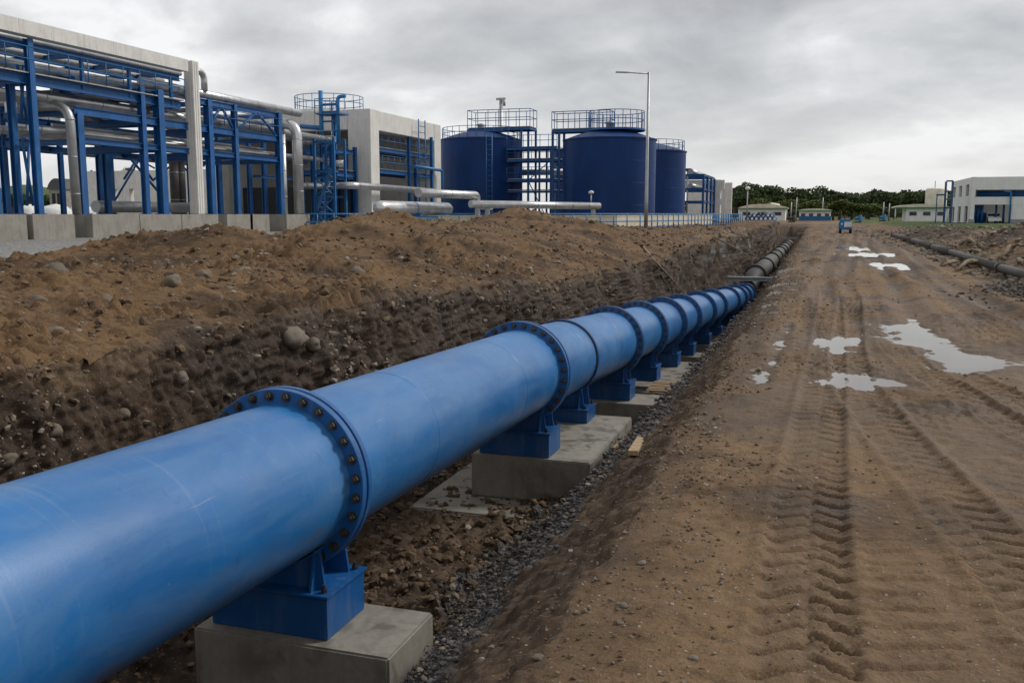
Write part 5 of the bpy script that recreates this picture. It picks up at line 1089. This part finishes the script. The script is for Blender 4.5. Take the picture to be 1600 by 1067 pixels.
def pavilion(px0, px1, pyt, pye, D, label, walls=(.15, .85), depth=8., wins=4, base=None, posts=True, dome=True, wmat='wall_white'):
    a, b = dep(px0, 335, D), dep(px1, 335, D); xa, xb = float(a[0]), float(b[0]); y = float(a[1] + b[1]) / 2; zt = float(dep((px0 + px1) / 2, pyt, D)[2]); ze = float(dep((px0 + px1) / 2, pye, D)[2])
    th = empty('pavilion', ((xa + xb) / 2, y, GR), label, 'building'); n = 18; w_ = xb - xa
    top = [(xa + w_ * k / n, ze + (zt - ze) * (1 - abs(2 * k / n - 1) ** 2.6)) for k in range(n + 1)]
    part(MB().prism([(xa, ze - .16)] + top + [(xb, ze - .16)], 'Y', y - .6, y + depth + .6), 'roof', 'cream_paint', th)
    part(MB().box(((xa + xb) / 2, y - .62, ze - .14), (w_ + .1, .06, .22)), 'fascia', 'green_trim', th)
    x0, x1 = xa + w_ * walls[0], xa + w_ * walls[1]
    wl = part(MB().box(((x0 + x1) / 2, y + depth / 2, (GR - .2 + ze - .17) / 2), (x1 - x0, depth, ze - .17 - GR + .2)), 'wall', wmat, th)
    for k in range(wins):
        xc = x0 + (x1 - x0) * (k + .5) / wins; hh = ze - GR; wn = part(MB().box((xc, y + .0, GR + hh * .52), ((x1 - x0) / wins * .62, .09, hh * .34)), 'window', 'white_paint', th)
        part(MB().box((xc, y - .03, GR + hh * .52), ((x1 - x0) / wins * .52, .08, hh * .27)), 'pane', 'glass_dark', th)
    if base: part(MB().box(((x0 + x1) / 2, y - .06, GR + .35), (x1 - x0 + .05, .08, .9)), 'base_band', base, th)
    if posts:
        for q in (.02, .98): part(MB().tube([(xa + w_ * q, y - .3, GR), (xa + w_ * q, y - .3, ze - .17)], .1, 8), 'post', 'white_paint', th)
    return th
pavilion(1152, 1231, 319, 325, 195., 'long pavilion with thin curved cream roof behind the fence', (.02, .95), wins=3)
pavilion(1247, 1300, 326, 328.5, 200., 'flat-roofed pale kiosk with blue base band', (.03, .97), wins=4, base='rail_blue', posts=False)
pavilion(1398, 1481, 319, 323.5, 170., 'cream-roofed pavilion left of the white building', (.22, .98), wins=3)
q = dep(1205, 335, 204.); MB().lathe([(float(dep(1205, 322, 204.)[2]), 1.9), (float(dep(1205, 318.5, 204.)[2]), 1.5), (float(dep(1205, 316.5, 204.)[2]), .05)], 24, 'Z', (q[0], q[1] + 3, 0)).build('roof_dome', 'cream_paint', None, 'small pale dome rising above the long pavilion', 'dome')
q = dep(1461, 335, 185.); th = empty('cream_tank', (q[0], q[1], GR), 'cream round water tank behind the right-hand pavilion', 'tank')
part(MB().lathe([(GR, 2.0), (float(dep(1461, 297, 185.)[2]), 2.0), (float(dep(1461, 295, 185.)[2]), 1.8), (float(dep(1461, 294.5, 185.)[2]), .05)], 36, 'Z', (q[0], q[1], 0)), 'shell', 'cream_paint', th)
part(MB().tube([(q[0] - .3, q[1], 5), (q[0] - .3, q[1], float(dep(1456, 283, 185.)[2]))], .06, 6), 'aerial', 'dark_steel', th)
# stacked blue pipes behind the fence
q0 = dep(1167, 344, 165.); k = 0
for r_ in range(2):
    for i in range(7 - r_):
        x = float(q0[0]) + .78 * (i + .5 * r_); z = GR + .42 + .66 * r_
        mb = MB().lathe([(0, .38), (3.5, .38), (3.5, .31), (0, .31), (0, .38)], 18, 'Y', (x, float(q0[1]) , z)); mb.build('stacked_pipe', 'rail_blue', None, '%s blue pipe from left, %s row of stack by the long pavilion' % (['first', 'second', 'third', 'fourth', 'fifth', 'sixth', 'seventh'][i], ['bottom', 'top'][r_]), 'pipe', 'blue pipes stacked by the long pavilion')
# small blue utility vehicle on the track
p_, _ = hit(1321, 361, 6); vx, vy, vz = p_.x, p_.y, ground(p_.x, p_.y)
uv = empty('utility_vehicle', (vx, vy, vz), 'small blue utility vehicle with white front panel on the far track', 'vehicle')
part(MB().box((vx - .05, vy + .9, vz + .74), (1.2, 1.9, .8), bev=.08), 'body', 'sky_blue_paint', uv); part(MB().box((vx - .1, vy + 1.0, vz + 1.22), (.95, 1.2, .26), bev=.08), 'hood', 'sky_blue_paint', uv)
part(MB().box((vx + .18, vy - .08, vz + .86), (.7, .06, .5), bev=.02), 'front_panel', 'white_paint', uv)
for dx in (-.4,): part(MB().tube([(vx + dx, vy - .08, vz + .9), (vx + dx, vy - .02, vz + .9)], .09, 12), 'headlight', 'white_paint', uv)
for dx in (-.5, .45):
    for dy in (.3, 1.5):
        w_ = part(MB().tube([(vx + dx - .11, vy + dy, vz + .28), (vx + dx + .11, vy + dy, vz + .28)], .30, 18), 'wheel', 'black_rubber', uv)
part(MB().tube([(vx - .1, vy + 1.3, vz + 1.3), (vx - .1, vy + 1.3, vz + 1.75)], .05, 8), 'exhaust', 'dark_steel', uv); part(MB().box((vx + .05, vy + 1.3, vz + 1.55), (.12, .12, .14)), 'beacon', 'red_lens', uv)
for x in (-.5, .4): part(MB().tube([(vx + x, vy + 1.7, vz + 1.0), (vx + x, vy + 1.7, vz + 1.5)], .035, 6), 'roll_bar', 'dark_steel', uv)
part(MB().tube([(vx - .5, vy + 1.7, vz + 1.5), (vx + .4, vy + 1.7, vz + 1.5)], .035, 6), 'roll_bar', 'dark_steel', uv)
# machine parts further along the track
for i, (px, D, s_, mat, lab) in enumerate(((1341, 150., .6, 'sky_blue_paint', 'blue pump set beyond the utility vehicle'), (1379, 165., .6, 'sky_blue_paint', 'blue pump set right of the track near the pavilion'), (1237, 165., .7, 'dark_steel', 'dark pump set at the left of the kiosk'))):
    c = dep(px, 335, D); x, y = float(c[0]), float(c[1]); z = ground(x, y); th = empty('pump_set', (x, y, z), lab, 'pump', 'small pump sets in the distance')
    part(MB().box((x, y, z + .18), (1.8 * s_, 1., .2)), 'skid', 'dark_steel', th); part(MB().tube([(x - .8 * s_, y, z + .75), (x + .3 * s_, y, z + .75)], .42 * s_, 14), 'motor', mat, th); part(MB().lathe([(z + .3, .5 * s_), (z + 1.1, .42 * s_), (z + 1.3, .1)], 14, 'Z', (x + .6 * s_, y, 0)), 'pump_casing', mat, th)
for i, (px, py, D, lab) in enumerate(((1167, 297, 185., 'grey lamp pole standing before the large left trees'), (1236, 316, 190., 'thin pole at the left of the kiosk, first of a pair'), (1244, 309, 192., 'taller pole of the pair left of the kiosk'), (1285, 309, 210., 'pole rising behind the kiosk roof'), (1380, 316, 180., 'pole left of the cream-roofed pavilion'), (1389, 318, 182., 'shorter pole next to the one by the cream-roofed pavilion'))):
    c = dep(px, 335, D); zt = float(dep(px, py, D)[2]); th = empty('pole', (c[0], c[1], GR), lab, 'pole', 'poles in the distance'); part(MB().tube([(c[0], c[1], GR - .2), (c[0], c[1], zt)], .13, 8, radii=[.16, .09]), 'shaft', 'galvanised', th)
    if i == 0: part(MB().lathe([(zt, .1), (zt + .1, .5), (zt + .5, .45), (zt + .7, .05)], 10, 'Z', (c[0], c[1], 0)), 'lamp_head', 'white_paint', th)
# ------------------------------------------------------------------ seen through the rack on the left
c = dep(205, 335, 118.); th = empty('far_concrete_building', (c[0], c[1], YARD), 'pale concrete building with open bays seen through the rack', 'building')
x0, x1, y = float(dep(143, 335, 118.)[0]), float(dep(425, 335, 118.)[0]), float(c[1]) - 4; zt = float(dep(200, 270, 118.)[2]); zm_ = float(dep(200, 297, 118.)[2])
wbox(x0, x1, y, y + .8, zm_, zt, 'top_beam', 'concrete_pale', th)
n = 9
for k in range(n + 1):
    x = x0 + (x1 - x0) * k / n; wbox(x - .8, x + .8, y - .02, y + .8, YARD - .2, zm_ - .01, 'column', 'concrete_pale', th)
wbox(x0, x1, y + 7, y + 7.4, YARD - .2, zt - .1, 'rear_wall', 'concrete_pale', th); wbox(x0, x1, y + .3, y + .7, YARD - .2, YARD + 1.4, 'dwarf_wall', 'concrete_pale', th)
for k in (1, 3, 4, 6): wbox(x0 + (x1 - x0) * k / n + 1.2, x0 + (x1 - x0) * (k + 1) / n - 1.2, y + 6.9, y + 7.02, YARD + 1.2, zm_ - .6, 'opening', 'opening_shade', th)  # near-black panels on the rear wall, painted as shaded openings
for i, (px, D, r_) in enumerate(((88, 70., 1.2), (128, 78., 1.15), (49, 72., 1.1), (305, 85., 1.1))):
    c = dep(px, 335, D); MB().lathe([(YARD, r_ * 1.0), (YARD + 1.1, r_), (YARD + 1.45, r_ * .9), (YARD + 1.75, r_ * .65), (YARD + 1.92, .05)], 30, 'Z', (c[0], c[1], 0)).build('domed_tank', 'white_paint', None, ['white domed tank framed between the left columns and the long plinth', 'white domed tank partly behind the long plinth', 'white domed tank behind the two left columns', 'white domed tank just right of the pale pillar'][i], 'tank', 'white domed tanks behind the rack')
c = dep(92, 335, 230.); th = empty('dark_barn', (c[0], c[1], YARD), 'dark round-roofed barn far off between the left columns', 'barn')
x0, x1 = float(dep(70, 335, 230.)[0]), float(dep(108, 335, 230.)[0]); y = float(c[1]); ze, zt = float(dep(90, 296, 230.)[2]), float(dep(90, 279, 230.)[2])
part(MB().prism([(x0, ze)] + [(x0 + (x1 - x0) * k / 10, ze + (zt - ze) * math.sin(math.pi * k / 10) ** .7) for k in range(1, 10)] + [(x1, ze)], 'Y', y, y + 14), 'roof', 'dark_roof', th); wbox(x0 + .4, x1 - .4, y + .4, y + 13, YARD, ze, 'wall', 'concrete_plinth', th)
for k in range(3): wbox(x0 + 1.2 + 1.6 * k, x0 + 2.2 + 1.6 * k, y + .33, y + .42, YARD + .2, ze - 1., 'door_opening', 'opening_shade', th)  # doorways are near-black panels, their inner shade is painted

# ------------------------------------------------------------------ hills, woods and single trees
def hill(name, pxs, D, pys, depth, mat='verge_soil'):
    v = []; f = []; n = len(pxs); prof = ((0, 0.), (.25, .45), (.55, .85), (.8, 1.), (1.6, .7), (2.6, 0.))
    for px, py in zip(pxs, pys):
        zt = float(dep(px, py, D + depth * .8)[2])
        for q, h in prof: p_ = dep(px, 335, D + depth * q); v.append((float(p_[0]), float(p_[1]), GR - .3 + (zt - GR + .3) * h))
    m = len(prof)
    for i in range(n - 1):
        for j in range(m - 1): f.append((i * m + j, (i + 1) * m + j, (i + 1) * m + j + 1, i * m + j + 1))
    mb = MB(); mb.add(v, f, True); o = mb.build(name, mat); at = o.data.attributes.new('mask', 'FLOAT_COLOR', 'POINT'); at.data.foreach_set('color', np.tile([.4, .9, 0, 0], len(v)).astype(np.float32)); o['kind'] = 'structure'; return v, m, n
def leaf_cloud(n, rad, seed, size, lobes=9, squash=.8):
    rg = np.random.default_rng(seed); cen = rg.normal(0, .42, (lobes, 3)) * np.array([1, 1, .6]); cen[:, 2] = np.abs(cen[:, 2]) * .9 - .15; rr = rg.uniform(.32, .58, lobes)
    k = rg.integers(0, lobes, n); d = rg.normal(size=(n, 3)); d /= np.linalg.norm(d, axis=1)[:, None]
    p = cen[k] + d * (rr[k] * rg.uniform(.55, 1.08, n) ** .6)[:, None]; p *= np.array([1, 1, squash]) * rad
    a = rg.normal(size=(n, 3)); a /= np.linalg.norm(a, axis=1)[:, None]; b = np.cross(a, rg.normal(size=(n, 3))); b /= np.linalg.norm(b, axis=1)[:, None]
    s = size * rg.uniform(.6, 1.4, (n, 1)); q = np.stack([p + a * s, p + b * s * .7, p - a * s, p - b * s * .7], 1)
    return q.reshape(-1, 3)
def quads_mesh(name, v, mat):
    n = len(v) // 4; me = bpy.data.meshes.new(name); me.vertices.add(len(v)); me.vertices.foreach_set('co', v.astype(np.float32).ravel()); me.loops.add(n * 4); me.loops.foreach_set('vertex_index', np.arange(n * 4, dtype=np.int32)); me.polygons.add(n); me.polygons.foreach_set('loop_start', np.arange(0, n * 4, 4, dtype=np.int32)); me.update(calc_edges=True); me.materials.append(M[mat]); return me
CROWN = [quads_mesh('crown', leaf_cloud(2600, 1., s, .085, 8 + s % 4, .85 + .1 * (s % 3)), 'leaves' if s < 5 else 'leaves_light') for s in range(7)]
def trunk_mesh(s):
    rg = random.Random(s); mb = MB(); mb.tube([(0, 0, -.1), (.02, .01, .35), (.0, .03, .75)], .05, 8, radii=[.065, .05, .035])
    for k in range(6):
        a = k * 1.05 + rg.random(); z = .34 + .04 * k; mb.tube([(0, 0, z), (.11 * math.cos(a), .11 * math.sin(a), z + .13), (.2 * math.cos(a), .2 * math.sin(a), z + .22)], .02, 6, radii=[.03, .02, .01])
    return mb.mesh('trunk', 'bark')
TRUNK = [trunk_mesh(s) for s in range(3)]
def tree(px, py, D, wpx, label, group, v=None, zb=None):
    c = dep(px, 335, D); zt = float(dep(px, py, D)[2]); zb = GR - .2 if zb is None else zb; H = zt - zb; r_ = wpx * D / F / 2; v = random.randrange(5) if v is None else v
    th = empty('tree', (c[0], c[1], zb), label, 'tree', group); th.rotation_euler = (0, 0, random.random() * 6)
    inst(TRUNK[v % 3], 'trunk', th, (0, 0, 0), None, (H, H, H)); ch = H * .62
    inst(CROWN[v], 'crown', th, (0, 0, H - ch * .52), (0, 0, random.random() * 6), (r_, r_, ch * .62))
hp = list(range(1080, 1720, 20)); hv_, hm, hn = hill('hill', hp, 330., [(325 - 10 * min(1, max(0, (x - 1280) / 90)) + 2 * math.sin(x / 31.)) for x in hp], 120.)
# the wood on the hill reads as one mass
vs = []; rg = np.random.default_rng(5)
for i in range(520):
    px = rg.uniform(1085, 1700); q = rg.random() ** .8; prof = np.interp(q, [0, .25, .55, .8, 1.], [0, .45, .85, 1., .95]); k = (px - 1080) / 20; zt = np.interp(px, hp, [float(dep(x, (325 - 10 * min(1, max(0, (x - 1280) / 90)) + 2 * math.sin(x / 31.)), 330 + 96.)[2]) for x in hp])
    p_ = dep(px, 335, 330. + 120 * q); zg = GR + (zt - GR) * prof - 1.5; r_ = rg.uniform(3.2, 6.0); lc = leaf_cloud(150, 1., 1000 + i, .17, 6, .9) * np.array([r_, r_, r_ * .9]); vs.append(lc + np.array([p_[0], p_[1], zg + r_ * .6]))
o = link(bpy.data.objects.new('far_wood', quads_mesh('far_wood', np.concatenate(vs), 'leaves'))); tag(o, 'dense dark green wood covering the far hillside', 'wood', None, 'stuff')
hp2 = list(range(-60, 520, 20)); hill('left_hill', hp2, 300., [312 - 26 * math.exp(-((x - 40) / 60.) ** 2) + 3 * math.sin(x / 23.) for x in hp2], 100.)
rowt = [(1148, 289, 225, 50), (1172, 284, 232, 46), (1196, 288, 228, 46), (1160, 305, 212, 34), (1214, 303, 222, 30), (1228, 300, 236, 34), (1252, 300, 240, 36), (1274, 303, 232, 34), (1293, 297, 250, 34), (1312, 304, 240, 32), (1332, 306, 250, 34), (1354, 305, 258, 36), (1376, 304, 262, 38), (1398, 303, 258, 38), (1420, 301, 262, 40), (1441, 300, 266, 36), (1135, 300, 215, 30), (1185, 312, 208, 34), (1262, 316, 222, 40), (1302, 318, 224, 44), (1330, 321, 226, 40), (1358, 322, 226, 42), (1230, 316, 214, 32)]
rowt.sort(key=lambda t_: t_[0]); ow = ['leftmost', 'second', 'third', 'fourth', 'fifth', 'sixth', 'seventh', 'eighth', 'ninth', 'tenth', 'eleventh', 'twelfth', 'thirteenth', 'fourteenth', 'fifteenth', 'sixteenth', 'seventeenth', 'eighteenth', 'nineteenth', 'twentieth', 'twenty-first', 'twenty-second', 'rightmost']
for i, (px, py, D, wpx) in enumerate(rowt):
    low = py > 311
    tree(px, py - 5 + 6 * (random.random() - .5), D, wpx * random.uniform(1.0, 1.5), ('low light green tree, %s from the left in the row behind the pavilions' if low else 'dark green tree, %s from the left in the row behind the pavilions') % ow[i], 'trees behind the pavilions', (5 + i % 2) if low else i % 5)
for i, (px, py, D, wpx) in enumerate(((60, 300, 240, 40), (20, 295, 245, 46), (128, 303, 240, 40), (150, 262, 190, 30), (205, 259, 190, 36), (240, 262, 192, 34), (345, 268, 195, 34), (390, 274, 198, 40))):
    tree(px, py, D, wpx, 'tree seen through the rack, %s from the left edge' % ow[i].replace('leftmost', 'first'), 'trees seen through the rack', i % 5)
